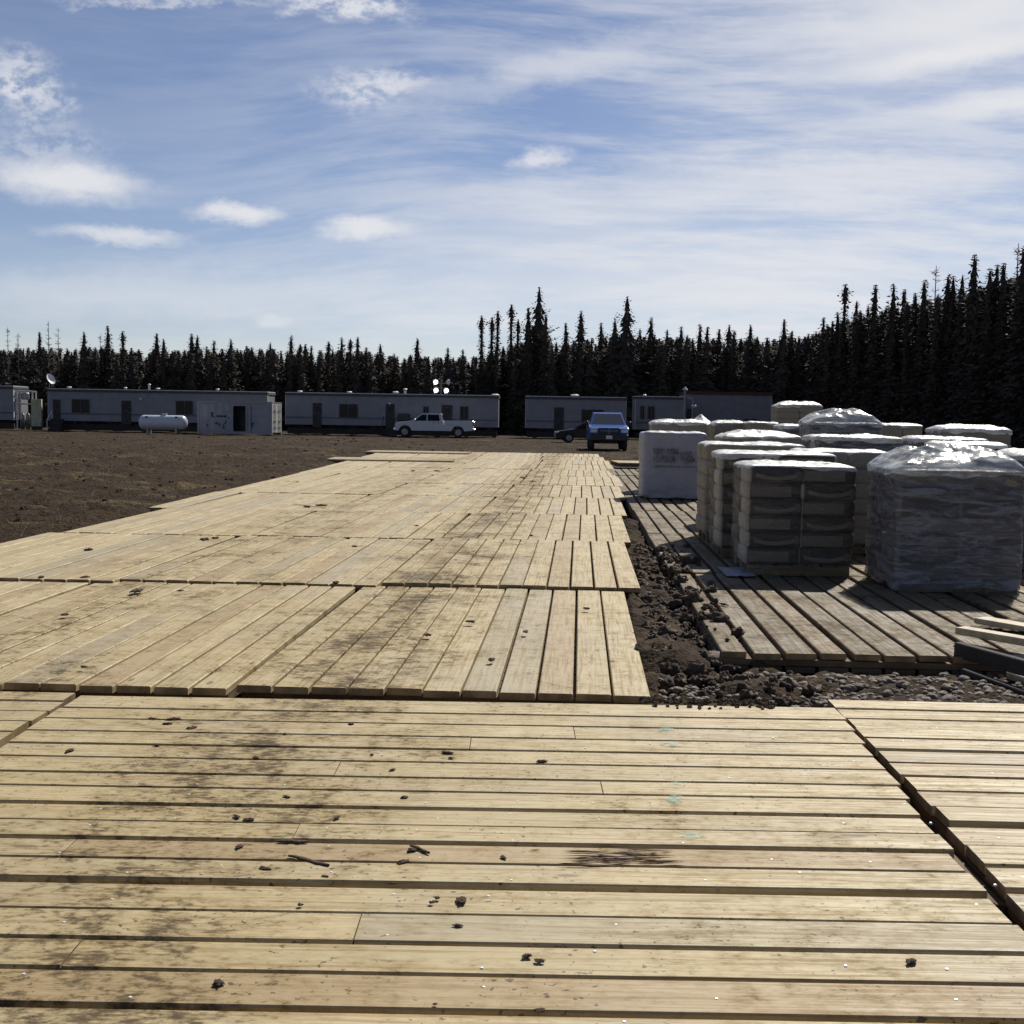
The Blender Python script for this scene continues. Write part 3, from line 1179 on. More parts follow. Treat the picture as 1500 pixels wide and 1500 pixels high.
load('paper', 1049, 1096, 27.4, 1.55, 'narrow pale sack stack right of the pointed plastic peak', seed=15, hump=.05)
load('paper', 1099, 1142, 26.4, 1.57, 'narrow tan sack stack beside the silvery wrapped load', seed=16)
load('wrapped', 1150, 1212, 23.4, 1.52, 'silvery film-wrapped load half hidden behind a dark-fronted pallet', seed=17)
load('paper', 1138, 1207, 33, 1.18, 'far pallet load carrying another load on its top', seed=18)
load('paper', 1140, 1205, 33, 2.03, 'topmost pallet load stacked on the far load against the trees', seed=19, z0=1.22, lay=4, hump=.12)
load('wrapped', 1190, 1292, 20.4, 1.60, 'dark-fronted wrapped pallet with loose plastic billowing on top', seed=20, hump=.22)
load('paper', 1296, 1353, 21.6, 1.58, 'tan sack stack standing right of the dark-fronted pallet', seed=21)
load('wrapped', 1352, 1448, 17.4, 1.39, 'wrapped pallet with flat bright top behind the tall hump of plastic', seed=22)
load('paper', 1386, 1484, 19.4, 1.53, 'rounded pale load rearmost at the right against the dark trees', seed=23, hump=.06)
load('wrapped', 1398, 1478, 14.7, 1.36, 'wrapped pallet just behind the film-wrapped one at the right front', seed=24)
load('wrapped', 1502, 1600, 13.2, 1.27, 'wrapped pallet cut off by the right edge of the picture', seed=25, hump=.05)

load('paper', 1216, 1300, 25.2, 1.5, 'pale load glimpsed between the dark-fronted pallet and the far double stack', seed=27)
# white printed bag
t, wd, dp, H = load('bag', 945, 1036, 24.3, 1.36, 'white hooded pallet bag with dark block printing on its front', seed=30, quality=1.3, rz=-.02)
mb = MB()
rg = random.Random(4)


def glyph(x, z, w_, h, thick, kind, y):
    def bar(x0, z0, x1, z1):
        mb.box(((x0 + x1) / 2, y, (z0 + z1) / 2), (abs(x1 - x0) + thick, .006, abs(z1 - z0) + thick))
    L_, M_, T_, B_ = x, x + w_, z + h, z
    md = (T_ + B_) / 2
    segs = {0: ((L_, B_, L_, T_), (L_, B_, M_, B_)), 1: ((L_, B_, L_, T_), (M_, B_, M_, T_), (L_, T_, M_, T_), (L_, B_, M_, B_)),
            2: ((L_, B_, L_, T_), (L_, T_, M_, T_), (L_, md, M_, md), (M_, md, M_, T_)), 3: ((L_, B_, L_, T_), (L_, B_, M_, B_), (L_, md, M_, md), (L_, T_, M_, T_)),
            4: ((L_, B_, L_, T_), (M_, B_, M_, T_), (L_, md, M_, md))}[kind]
    for s in segs:
        bar(*s)


yf = -dp / 2 * 1.015 - .036
for z, n_, x0, x1 in ((.86, 9, -.43, .06), (.71, 8, -.43, .02)):
    for i in range(n_):
        if (n_, i) == (9, 4):
            continue
        cx, cw = x0 + (x1 - x0) * (i + .5) / n_, (x1 - x0) / n_ * .8
        for q_ in range(3):                           # worn, smeared block printing, no longer readable
            h = rg.uniform(.03, .06)
            mb.box((cx + rg.uniform(-.008, .008), yf - .0004 * q_, z + .03 + .035 * q_ + rg.uniform(-.01, .01)), (cw * rg.uniform(.5, 1.05), .006, h))
for i in range(14):
    mb.box((.26 + rg.uniform(-.11, .11), yf - .0003 * i, .83 + rg.uniform(-.1, .1)), (rg.uniform(.05, .14), .006, rg.uniform(.03, .09)))
mb.box((.0, yf, .63), (.80, .006, .02))
mb.build('printing', M_print, t)

# pale sheet scrap lying on the pad beside the sacks
pa, pb = G(1030, 822, .06), G(1085, 845, .06)
mb = MB()
vs_, fs_ = [], []
for j in range(9):
    for i in range(13):
        x, y = pa.x + .02 + .30 * i / 12 + .03 * j / 8, pb.y - .05 + .75 * j / 8
        vs_.append((x, y, .07 + .018 * abs(fbm(x, y, 6))))
for j in range(8):
    for i in range(12):
        p = j * 13 + i
        fs_.append((p, p + 1, p + 14, p + 13))
mb.add(vs_, fs_, 0, True)
o = mb.build('plastic_sheet', M_whitebag)
tag(o, 'pale plastic scrap lying on the pad at the foot of the nearest sack stack', 'plastic sheet')


# ------------------------------------------------------------------ trailers
def opening(t, kind, x, z, w_, h, y, m_=None):
    """door or window on the front wall (wall plane at y)"""
    mb = MB()
    if kind == 'door':
        mb.box((x, y - .02, z + h / 2), (w_, .04, h))
        d = mb.build('door', m_ or M_door, t)
        q = MB()
        q.box((x, y - .045, z + h * .76), (w_ * .45, .012, h * .2))
        q.build('door_window', M_glass, d)
        q = MB()
        q.cyl((x + w_ * .36, y - .04, z + h * .48), (x + w_ * .36, y - .11, z + h * .48), .03, n=8)
        q.build('handle', M_steel, d)
    else:
        for (cx, cz, sx, sz) in ((x - w_ / 2, z + h / 2, .06, h + .06), (x + w_ / 2, z + h / 2, .06, h + .06), (x, z, w_ - .06, .06), (x, z + h, w_ - .06, .06), (x, z + h / 2, .04, h - .06)):
            mb.box((cx, y - .02, cz), (sx, .05, sz))
        d = mb.build('window', M_stripe, t)
        q = MB()
        q.box((x, y - .008, z + h / 2), (w_ - .06, .012, h - .06))
        q.build('pane', M_glass, d)


def trailer(px0, px1, Y, ztop, label, items, rz=0.0, zg=-.12, stripe=True, wallm=M_wallw, roofm=M_dkroof, dep=3.05, vents=(), name='site_trailer'):
    xa, xb = A(px0, 600, Y).x, A(px1, 600, Y).x
    L = xb - xa
    t = thing(name, label, 'site trailer', ((xa + xb) / 2, Y, zg), rz, 'site trailers before the forest')
    H = ztop - zg
    mb = MB()
    zb = .55
    n_ = int(L / .4)
    # lapped vertical siding
    for i in range(n_):
        x0 = -L / 2 + L * i / n_
        x1 = -L / 2 + L * (i + 1) / n_
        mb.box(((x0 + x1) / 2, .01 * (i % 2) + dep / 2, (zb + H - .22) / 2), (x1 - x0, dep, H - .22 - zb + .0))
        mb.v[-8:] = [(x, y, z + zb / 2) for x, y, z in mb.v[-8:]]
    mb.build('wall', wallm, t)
    mb = MB()
    mb.box((0, dep / 2, H - .11), (L + .12, dep + .2, .2))
    rf = mb.build('roof', roofm, t)
    mb = MB()
    mb.box((0, dep / 2, H + .02), (L + .06, dep + .1, .06))
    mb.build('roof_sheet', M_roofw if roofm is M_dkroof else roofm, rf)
    mb = MB()
    for y in (.5, dep - .5):
        mb.box((0, y, .32), (L - .3, .25, .46))
    k = -L / 2 + .8
    while k < L / 2:
        mb.box((k, dep / 2, .06), (.35, dep - .2, .12))
        k += 2.4
    mb.box((0, .35, .3), (L - .2, .03, .5))
    mb.build('skid', M_under, t)
    if stripe:
        mb = MB()
        mb.box((0, -.008, 1.42), (L - .1, .014, .13))
        mb.build('stripe', M_stripe, t)
    mb = MB()
    for sx in (-1, 1):
        mb.box((sx * (L / 2 + .012), .06, (zb + H - .22) / 2 + 0), (.03, .16, H - .22 - zb))
        mb.v[-8:] = [(x, y, z + zb / 2) for x, y, z in mb.v[-8:]]
    mb.build('corner_trim', M_roofw, t)
    for it in items:
        kind, p0, p1, z, h = it
        q0, q1 = A(p0, 600, Y).x - (xa + xb) / 2, A(p1, 600, Y).x - (xa + xb) / 2
        opening(t, kind, (q0 + q1) / 2, z, q1 - q0, h, -.012)
    for pv, hh, rr in vents:
        xv = A(pv, 600, Y).x - (xa + xb) / 2
        mb = MB()
        mb.cyl((xv, .7, H + .05), (xv, .7, H + .05 + hh), rr, n=10)
        mb.cyl((xv, .7, H + .05 + hh), (xv, .7, H + .12 + hh), rr * 1.8, rr * .9, n=10)
        mb.build('roof_vent', M_roofw, t)
    return t


YT = 105
trailer(-75, 20, YT, 3.52, 'white site trailer cut off by the left edge of the picture', [('window', -55, -30, 1.35, 1.1)], rz=-.012)
trA = trailer(70, 392, YT, 3.36, 'long white site trailer behind the propane tank and shipping container',
              [('door', 77, 88, .6, 2.0), ('window', 105, 131, 1.5, 1.15), ('door', 178, 192, .6, 2.0), ('window', 258, 283, 1.5, 1.15), ('window', 300, 316, 1.5, 1.1)],
              rz=-.012, vents=[(97, .12, .13), (180, .15, .1), (228, .12, .12), (316, .14, .1), (215, .45, .09)])
trB = trailer(418, 730, YT, 3.36, 'long white site trailer behind the white pickup and light tower',
              [('door', 458, 471, .6, 2.05), ('window', 497, 524, 1.45, 1.15), ('door', 565, 578, .6, 2.05), ('window', 620, 628, 1.3, 1.2), ('door', 647, 663, .6, 2.05), ('window', 674, 686, 1.4, 1.15)],
              rz=-.012, vents=[(437, .08, .14), (510, .08, .14), (578, .14, .16), (592, .4, .11), (725, .05, .2)])
trD = trailer(770, 917, YT, 3.36, 'short white site trailer behind the blue pickup and dark car',
              [('door', 812, 826, .6, 2.0), ('window', 852, 884, 1.35, 1.1)], rz=-.012, vents=[(842, .12, .22)])
trE = trailer(931, 1004, YT + 3, 3.55, 'pale site trailer with a small dark window beside the red-roofed building',
              [('window', 949, 959, 1.75, 1.1), ('window', 938, 944, 1.75, 1.1)], rz=.0, vents=[(945, .1, .1)])
trF = trailer(1004, 1130, YT + 5, 4.05, 'taller pale building with a dull red roof at the right end of the camp',
              [('door', 1006, 1013, .6, 2.1), ('window', 1090, 1110, 1.2, .7)], rz=.0, stripe=False, wallm=M_greyw, roofm=M_red2, dep=4.0, name='site_building')

# AC box on trailer B wall and wall lamps
q = MB()
q.box((A(592, 600, YT).x - trB.location.x, -.3, 1.55), (.95, .55, .62), ch=.03)
q.build('air_conditioner', M_black, trB)
for px, t_, z in ((207, trA, 2.75), (571, trB, 2.7)):
    q = MB()
    q.box((A(px, 600, YT).x - t_.location.x, -.12, z), (.22, .2, .16), ch=.03)
    q.build('wall_lamp', M_roofw, t_)

# satellite dish on trailer A
t = thing('satellite_dish', 'tilted pale satellite dish on the left end of the long trailer roof', 'satellite dish', (A(69, 600, YT).x, YT + .6, 3.31), .9)
mb = MB()
mb.cyl((0, 0, 0), (0, 0, .55), .03, n=8)
mb.build('mast', M_steel, t)
mb = MB()
prof = [(-.02 + .35 * (r / .45) ** 2 * .45, r) for r in np.linspace(.02, .48, 8)]
mb.lathe(prof, (0, -.05, .85), (.3, -1, 1.3), 20)
mb.build('dish', M_roofw, t)
mb = MB()
mb.cyl((0, -.03, .6), (.1, -.5, .9), .015, n=6)
mb.box((.1, -.52, .92), (.08, .1, .08))
mb.build('feed_arm', M_steel, t)

# entrance steps with rail at the left door of trailer A
t = thing('entrance_steps', 'dark entrance steps with a slanting handrail at the long trailer left door', 'steps', (A(82, 630, YT - 1).x, YT - 1.3, -.12))
for i in range(3):
    mb = MB()
    mb.box((0, .3 * i, .1 + .2 * i), (1.0, .3, .2 + .4 * i * .98), ch=0)
    mb.v = [(x, y, max(.0, z)) for x, y, z in mb.v]
    mb.build('step', M_under, t)
mb = MB()
mb.cyl((-.55, -.2, .9), (-.55, 1.0, 1.7), .04, n=8)
mb.cyl((-.55, -.2, 0), (-.55, -.2, .9), .035, n=8)
mb.cyl((-.55, 1.0, 0), (-.55, 1.0, 1.7), .035, n=8)
mb.build('handrail', M_roofw, t)

# wooden stairs at the middle trailer door
t = thing('entrance_steps', 'dark entrance steps at the middle door of the trailer behind the white pickup', 'steps', (A(571, 630, YT - 1).x, YT - 1.3, -.12))
for i in range(3):
    mb = MB()
    mb.box((0, .3 * i, .1 + .1 * i), (1.1, .29, .2 + .2 * i))
    mb.build('step', M_under, t)
mb = MB()
mb.cyl((-.6, -.2, .9), (-.6, 1.0, 1.6), .035, n=8)
mb.cyl((-.6, -.2, 0), (-.6, -.2, .9), .035, n=8)
mb.build('handrail', M_under, t)

# yellow locker, gas bottles between the left trailers
xl_ = A(51, 600, YT).x
t = thing('storage_locker', 'tall faded yellow locker standing between the two left trailers', 'locker', (xl_, YT + .3, -.12), .25)
mb = MB(); mb.box((0, .4, 1.45), (.82, .8, 2.3), ch=.02); mb.build('cabinet', M_yellow, t)
mb = MB(); mb.box((-.2, -.012, 1.45), (.38, .02, 2.2)); mb.build('door', M_yellow, t)
mb = MB(); mb.box((.2, -.012, 1.45), (.38, .02, 2.2)); mb.build('door', M_yellow, t)
mb = MB(); mb.box((0, .4, .15), (.8, .76, .3)); mb.build('base', M_under, t)
t = thing('gas_bottle_rack', 'pale framed rack of equipment standing between left trailer and yellow locker', 'equipment rack', (A(33, 600, YT).x, YT + .5, -.12))
mb = MB()
for sx in (-.65, .65):
    for sy in (0, .8):
        mb.cyl((sx, sy, 0), (sx, sy, 3.3), .07, n=8)
for z in (2.2, 3.25):
    mb.cyl((-.65, 0, z), (.65, 0, z), .06, n=8)
    mb.cyl((-.65, .8, z), (.65, .8, z), .06, n=8)
mb.build('frame', M_roofw, t)
for sx in (-.35, .1):
    mb = MB()
    mb.lathe([(0, .02), (.02, .17), (1.2, .18), (1.35, .12), (1.42, .05), (1.5, .05)], (sx, .4, 0), (sx, .4, 1), 14)
    mb.build('gas_bottle', M_steel, t)
mb = MB(); mb.box((-.1, .4, 2.85), (.6, .5, .6), ch=.08); mb.build('tank_box', M_steel, t)

# flue pipe and lamp post at the red-roofed building
t = thing('flue_pipe', 'thin flue pipe with a bright conical cap before the red-roofed building', 'flue pipe', (A(1004, 600, YT).x, YT + .5, -.1))
mb = MB(); mb.cyl((0, 0, 0), (0, 0, 4.2), .1, n=10); mb.build('pipe', M_steel, t)
mb = MB(); mb.cyl((0, 0, 4.22), (0, 0, 4.5), .24, .03, n=12); mb.build('cap', M_roofw, t)
t = thing('lamp_post', 'short post with a small bright lamp head left of the red-roofed building', 'lamp post', (A(1013, 600, YT).x, YT - .5, -.1))
mb = MB(); mb.cyl((0, 0, 0), (0, 0, 3.6), .06, n=8); mb.build('post', M_steel, t)
mb = MB(); mb.box((.1, -.15, 2.85), (.38, .3, .22), ch=.05); mb.build('lamp_head', M_roofw, t)
mb = MB(); mb.box((-.2, 0, 3.5), (.5, .1, .1)); mb.build('arm', M_steel, t)

# ------------------------------------------------------------------ shipping container
YC = 97
xa, xb = A(287, 600, YC).x, A(400, 600, YC).x
t = thing('shipping_container', 'white shipping container with an open dark doorway and blue scrawl on its side', 'container', ((xa + xb) / 2, YC, -.12), -.12)
L, Wd, H = xb - xa, 2.44, 2.6
mb = MB()
n_ = int(L / .28)
v, f = [], []
xo0, xo1 = A(341, 600, YC).x - (xa + xb) / 2, A(360, 600, YC).x - (xa + xb) / 2


def corr(mb, xs0, xs1, y, z0, z1, dpt):
    k = max(1, int((xs1 - xs0) / .14))
    v, f = [], []
    for i in range(k + 1):
        x = xs0 + (xs1 - xs0) * i / k
        yy = y + (dpt if (i // 2) % 2 else 0)
        v += [(x, yy, z0), (x, yy, z1)]
    for i in range(k):
        f.append((2 * i, 2 * i + 2, 2 * i + 3, 2 * i + 1))
    mb.add(v, f)


corr(mb, -L / 2 + .1, xo0, .03, .28, H - .12, .036)
corr(mb, xo1, L / 2 - .1, .03, .28, H - .12, .036)
corr(mb, xo0, xo1, .03, 2.25, H - .12, .036)
corr(mb, -L / 2 + .1, L / 2 - .1, Wd - .03, .28, H - .12, -.036)
mb.box((-L / 2 + .03, Wd / 2, H / 2 + .1), (.04, Wd - .1, H - .4))
mb.box((0, Wd / 2, H - .04), (L - .02, Wd - .02, .05))
mb.box((0, Wd / 2, .22), (L - .02, Wd - .02, .08))
mb.build('wall', M_cont, t)
mb = MB()
for sx in (-1, 1):
    for y in (.06, Wd - .06):
        mb.box((sx * (L / 2 - .06), y, H / 2), (.14, .14, H))
for y in (.04, Wd - .04):
    mb.box((0, y, .17), (L - .26, .10, .2))
    mb.box((0, y, H - .06), (L - .26, .10, .11))
mb.build('frame', M_cont, t)
for k in (0, 1):
    mb = MB()
    mb.box((L / 2 - .02, .1 + (Wd - .2) * (.25 + .5 * k), H / 2 + .05), (.06, (Wd - .28) / 2, H - .34))
    dr = mb.build('end_door', M_contend, t)
    mb = MB()
    for q_ in (.3, .7):
        yy = .1 + (Wd - .2) * (.5 * k + .5 * q_)
        mb.cyl((L / 2 + .05, yy, .2), (L / 2 + .05, yy, H - .1), .025, n=8)
        for z in (.6, 1.1, 1.9):
            mb.box((L / 2 + .05, yy, z), (.05, .16, .07))
    mb.build('lock_bar', M_steel, dr)
mb = MB()
mb.box((xo1 + .12, -.05, 1.25), (.09, .12, 1.95))
mb.box((xo1 + .3, -.02, 1.25), (.3, .05, 1.95))
mb.build('door', M_cont, t)
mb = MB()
mb.box(((xo0 + xo1) / 2, 1.2, 1.25), (1.6, .04, 2.0))  # black sheet stands in for the shade inside the open doorway
mb.build('doorway_dark_sheet', M_black, t)
# scrawled spray paint (illegible strokes)
mb = MB()
rs = random.Random(3)


def stroke(pts_, r=.035):
    for p, q in zip(pts_[:-1], pts_[1:]):
        mb.cyl((p[0], .018, p[1]), (q[0], .018, q[1]), r, n=6)


bx = A(308, 600, YC).x - (xa + xb) / 2
stroke([(bx, 1.75), (bx + .05, 1.35)]); stroke([(bx + .22, 1.72), (bx + .02, 1.55), (bx + .25, 1.36)])
for i in range(3):
    ox_ = bx + .42 + .28 * i
    stroke([(ox_, 1.5), (ox_ + .08, 1.36), (ox_ + .16, 1.52), (ox_ + .22, 1.38)])
for (ox_, oz) in ((bx - .45, .75), (bx + .2, .95), (bx + .45, .8), (bx + .95, 1.0), (bx + .8, .65), (bx + 1.2, 1.35), (bx + 2.6, 1.5), (bx + 2.9, 1.2), (bx + 3.2, .8), (bx + 2.3, .9)):
    p = [(ox_ + rs.uniform(0, .3), oz + rs.uniform(-.18, .18)) for _ in range(4)]
    stroke(p, .03)
mb.build('scrawl', M_ink, t)

# ------------------------------------------------------------------ propane tank
xa, xb = A(203, 600, 95).x, A(275, 600, 95).x
t = thing('propane_tank', 'white horizontal propane tank on legs in front of the long left trailer', 'propane tank', ((xa + xb) / 2, 95, -.1), -.05)
L, r_ = xb - xa, .56
mb = MB()
prof = [(r_ * (1 - math.cos(a)) * .75, r_ * math.sin(a) + .001) for a in np.linspace(0, math.pi / 2, 9)]
prof += [(L - p, q) for p, q in reversed(prof)]
mb.lathe(prof, (-L / 2, 0, .87), (L / 2, 0, .87), 28)
mb.build('vessel', M_tank, t)
for sx in (-1.1, 1.1):
    mb = MB(); mb.box((sx, 0, .2), (.16, .8, .42)); mb.build('saddle', M_steel, t)
for sx in (-1.15, 1.15):
    mb = MB(); mb.box((sx, -.42, 1.28), (.2, .06, .12)); mb.build('lifting_lug', M_black, t)
mb = MB(); mb.cyl((.1, 0, 1.4), (.1, 0, 1.58), .2, n=14); mb.build('valve_dome', M_tank, t)

# ------------------------------------------------------------------ light tower
xt = A(646, 600, 111).x
t = thing('light_tower', 'tall mast with four round floodlights rising behind the middle trailer', 'light tower', (xt, 111, -.12))
mb = MB(); mb.box((0, 0, .7), (2.2, 1.3, .9), ch=.06); mb.build('base', M_yellow, t)
mb = MB()
mb.cyl((0, 0, .2), (0, 0, 3.2), .09, n=10); mb.cyl((0, 0, 3.2), (0, 0, 4.95), .06, n=10)
mb.build('mast', M_steel, t)
mb = MB()
mb.cyl((-.55, 0, 4.55), (.55, 0, 4.62), .035, n=8); mb.cyl((-.5, 0, 4.2), (.5, 0, 4.2), .035, n=8)
mb.build('crossbar', M_steel, t)
for i, (px, py, on) in enumerate(((638.5, 559.5, 1), (639, 571.5, 1), (654, 572, 1), (655, 559.5, 0))):
    p = A(px, py, 111)
    x, z = p.x - xt, p.z + .12
    mb = MB()
    dr = Vector((0, -1, -.1)) if on else Vector((.85, .5, -.1))
    c_ = Vector((x, -.1, z))
    mb.lathe([(0, .07), (.05, .12), (.22, .24), (.28, .26)], c_ - dr * .1, c_ + dr, 16)
    h_ = mb.build('floodlight', M_steel if on else M_roofw, t)
    mb = MB()
    cc = c_ + dr.normalized() * .17
    mb.lathe([(0, .20), (.02, .14), (.035, .001)], cc, cc + dr, 16)
    mb.build('lens', M_lamp if on else M_lens, h_)


# ------------------------------------------------------------------ vehicles
def wheel(t, x, y, r, side, wdt=.26):
    mb = MB()
    mb.lathe([(0, r * .62), (.02, r * .9), (.06, r), (wdt - .06, r), (wdt - .02, r * .9), (wdt, r * .62)], (x, y, r), (x, y + side, r), 26)
    w_ = link('wheel', None, t)
    mb.build('tyre', M_rubber, w_)
    mb = MB()
    mb.lathe([(wdt - .05, r * .63), (wdt - .02, r * .6), (wdt - .06, r * .45), (wdt - .02, r * .2), (wdt - .01, .001)], (x, y, r), (x, y + side, r), 18)
    mb.lathe([(.04, r * .63), (.05, .001)], (x, y, r), (x, y + side, r), 18)
    mb.build('rim', M_steel, w_)


def arch(x, r, z0, n=9):
    return [(x + r * math.cos(a), z0 + r * math.sin(a)) for a in np.linspace(0, math.pi, n)]


def quad_slab(mb, pts_, th):
    p = [Vector(q) for q in pts_]
    n_ = (p[1] - p[0]).cross(p[3] - p[0]).normalized() * th
    v = [q - n_ for q in p] + [q + n_ for q in p]
    mb.add(v, [(3, 2, 1, 0), (4, 5, 6, 7), (0, 1, 5, 4), (1, 2, 6, 5), (2, 3, 7, 6), (3, 0, 4, 7)])


def pickup(label, loc, rz, paint, L=6.1, W_=1.98, r=.40, lift=0.0, rear_cab=-1.15, front_black=True, cs=0.0, fo=.98):
    t = thing('pickup_truck', label, 'pickup truck', loc, rz)
    fx, rx = L / 2 - fo, -L / 2 + 1.22
    zb = .48 + lift
    hw = W_ / 2
    ar = r + .09
    az = r + .02
    # lower body with cut-out wheel arches, hood and bed floor level
    poly = [(L / 2 - .05, zb)] + [(x, max(z, zb)) for x, z in arch(fx, ar, az)] + [(rx + ar + .02, zb)] + [(x, max(z, zb)) for x, z in arch(rx, ar, az)]
    poly += [(-L / 2 + .06, zb + .05), (-L / 2 + .04, .98 + lift), (rear_cab - .22, .98 + lift), (rear_cab - .2, 1.22 + lift), (1.25 + cs, 1.24 + lift), (L / 2 - .35, 1.14 + lift), (L / 2 - .08, 1.05 + lift), (L / 2, .8 + lift)]
    mb = MB()
    mb.extrude_y(list(reversed(poly)), [(-hw, .985), (-hw + .05, 1), (hw - .05, 1), (hw, .985)])
    body = mb.build('body', paint, t)
    # cab
    zt = 1.88 + lift
    cab = [(1.30 + cs, 1.2 + lift), (.42 + cs, zt - .06), (.2 + cs, zt), (rear_cab + .15, zt), (rear_cab, zt - .05), (rear_cab - .14, 1.2 + lift)]

    def yw(s):
        return lambda x, z: s * (hw - .04 - .23 * (z - 1.2 - lift) / .68)
    mb = MB()
    mb.extrude_y(list(reversed(cab)), [(yw(-1), 1), (yw(-.94), 1.01), (yw(.94), 1.01), (yw(1), 1)])
    mb.build('cab', paint, t)

    def Yw(z, s):
        return s * (hw - .04 - .23 * (z - 1.2 - lift) / .68 + .006)
    zl, zh = 1.27 + lift, zt - .12
    for s in (-1, 1):
        for (xa_, xb_, xc_, xd_) in ((1.02 + cs, .22 + cs * .7, .40 + cs, .22 + cs * .7), (.12 + cs * .7, rear_cab + .12, .12 + cs * .7, rear_cab + .2)):
            mb = MB()
            quad_slab(mb, [(xb_, Yw(zl, s), zl), (xa_, Yw(zl, s), zl), (xc_, Yw(zh, s), zh), (xd_, Yw(zh, s), zh)], .008)
            mb.build('side_window', M_glass, t)
        mb = MB()
        mb.box((.95 + cs, s * (hw + .12), 1.32 + lift), (.12, .2, .22), ch=.03)
        mb.build('mirror', paint if not front_black else M_black, t)
        for xh in (.05, rear_cab + .22):
            mb = MB()
            mb.box((xh, s * (hw + .008), 1.12 + lift), (.17, .03, .045))
            mb.build('door_handle', M_black, t)
        # bed side
        mb = MB()
        bx0, bx1 = -L / 2 + .05, rear_cab - .24
        mb.box(((bx0 + bx1) / 2, s * (hw - .06), 1.145 + lift), (bx1 - bx0, .09, .34), ch=.02)
        mb.build('bed_side', paint, t)
    mb = MB()
    quad_slab(mb, [(1.20 + cs, -hw + .16, 1.27 + lift), (1.20 + cs, hw - .16, 1.27 + lift), (.47 + cs, hw - .32, zt - .08), (.47 + cs, -hw + .32, zt - .08)], .012)
    mb.build('windscreen', M_screen, t)
    mb = MB()
    quad_slab(mb, [(rear_cab - .125, -hw + .25, 1.33 + lift), (rear_cab - .125, hw - .25, 1.33 + lift), (rear_cab - .03, hw - .34, zt - .12), (rear_cab - .03, -hw + .34, zt - .12)], .015)
    mb.build('rear_window', M_glass, t)
    mb = MB()
    mb.box((-L / 2 + .03, 0, 1.14 + lift), (.07, W_ - .2, .35), ch=.015)
    mb.build('tailgate', paint, t)
    for s in (-1, 1):
        mb = MB()
        mb.box((-L / 2 + .01, s * (hw - .07), 1.08 + lift), (.09, .15, .36), ch=.02)
        mb.build('tail_light', M_tail, t)
        mb = MB()
        mb.box((L / 2 - .07, s * (hw - .22), .92 + lift), (.14, .36, .19), ch=.04)
        mb.build('headlight', M_lens, t)
        mb = MB()
        mb.lathe([(0, .075), (.02, .07), (.03, .001)], (L / 2 + .08, s * (hw - .32), .58 + lift), (L / 2 + 1, s * (hw - .32), .58 + lift), 12)
        mb.build('fog_light', M_lens, t)
    mb = MB()
    mb.box((L / 2 - .04, 0, .92 + lift), (.1, W_ - .86, .26 if not front_black else .34), ch=.02)
    gr = mb.build('grille', M_black, t)
    mb = MB()
    mb.box((L / 2 + .02, 0, .93 + lift), (.02, .05, .28)); mb.box((L / 2 + .02, 0, .94 + lift), (.021, .9, .04))
    mb.build('grille_bar', paint, gr)
    mb = MB()
    mb.box((L / 2 + .02, 0, .61 + lift), (.2, W_ - .06, .26 if not front_black else .36), ch=.05)
    mb.build('bumper', M_black if front_black else M_chrome, t)
    mb = MB(); mb.box((L / 2 + .128, 0, .62 + lift), (.012, .32, .17)); mb.build('number_plate', M_contend, t)
    mb = MB(); mb.box((-L / 2 - .05, 0, .62 + lift), (.2, W_ - .12, .18), ch=.04); mb.build('bumper', M_chrome, t)
    mb = MB()
    mb.box((0, 0, .46 + lift * .6), (L - 1.2, .9, .2)); mb.cyl((fx, -hw + .2, r), (fx, hw - .2, r), .06); mb.cyl((rx, -hw + .2, r), (rx, hw - .2, r), .07)
    mb.build('chassis', M_black, t)
    for x in (fx, rx):
        for s in (-1, 1):
            wheel(t, x, s * (hw - .28), r, s)
    return t


pickup('white crew cab pickup parked side-on before the long middle trailer', (A(637, 640, 100).x, 100, -.12), math.pi, M_white, L=6.25, r=.43, lift=.05, rear_cab=-.55, front_black=False, cs=.58, fo=.78)
pickup('blue pickup facing the road end with dark grille and big black tyres', (A(889, 650, 65.5).x, 65.8, -.06), -math.pi / 2 - .03, M_blue, L=5.6, W_=1.98, r=.44, lift=.10)

# dark car behind the blue pickup
t = thing('parked_car', 'black car with a sloping windscreen half hidden by the blue pickup', 'car', (A(862, 640, 87).x, 87, -.1), math.pi + .06)
L, hw = 4.75, .9
poly = [(L / 2 - .05, .28)] + [(x, max(z, .28)) for x, z in arch(1.45, .38, .33)] + [(-.95, .28)] + [(x, max(z, .28)) for x, z in arch(-1.4, .38, .33)]
poly += [(-L / 2, .4), (-L / 2, .92), (-L / 2 + .3, 1.0), (.95, .98), (L / 2 - .3, .8), (L / 2, .6)]
mb = MB(); mb.extrude_y(list(reversed(poly)), [(-hw, .98), (-hw + .06, 1), (hw - .06, 1), (hw, .98)]); mb.build('body', M_carblk, t)
cab = [(1.05, .96), (.15, 1.48), (-.1, 1.52), (-1.3, 1.5), (-2.1, .98)]
mb = MB()
yw = lambda s: (lambda x, z: s * (hw - .05 - .24 * (z - .96) / .55))
mb.extrude_y(list(reversed(cab)), [(yw(-1), 1), (yw(-.9), 1.01), (yw(.9), 1.01), (yw(1), 1)]); mb.build('cab', M_carblk, t)
mb = MB(); quad_slab(mb, [(1.02, -.72, 1.0), (1.02, .72, 1.0), (.2, .56, 1.475), (.2, -.56, 1.475)], .012); mb.build('windscreen', M_glass, t)
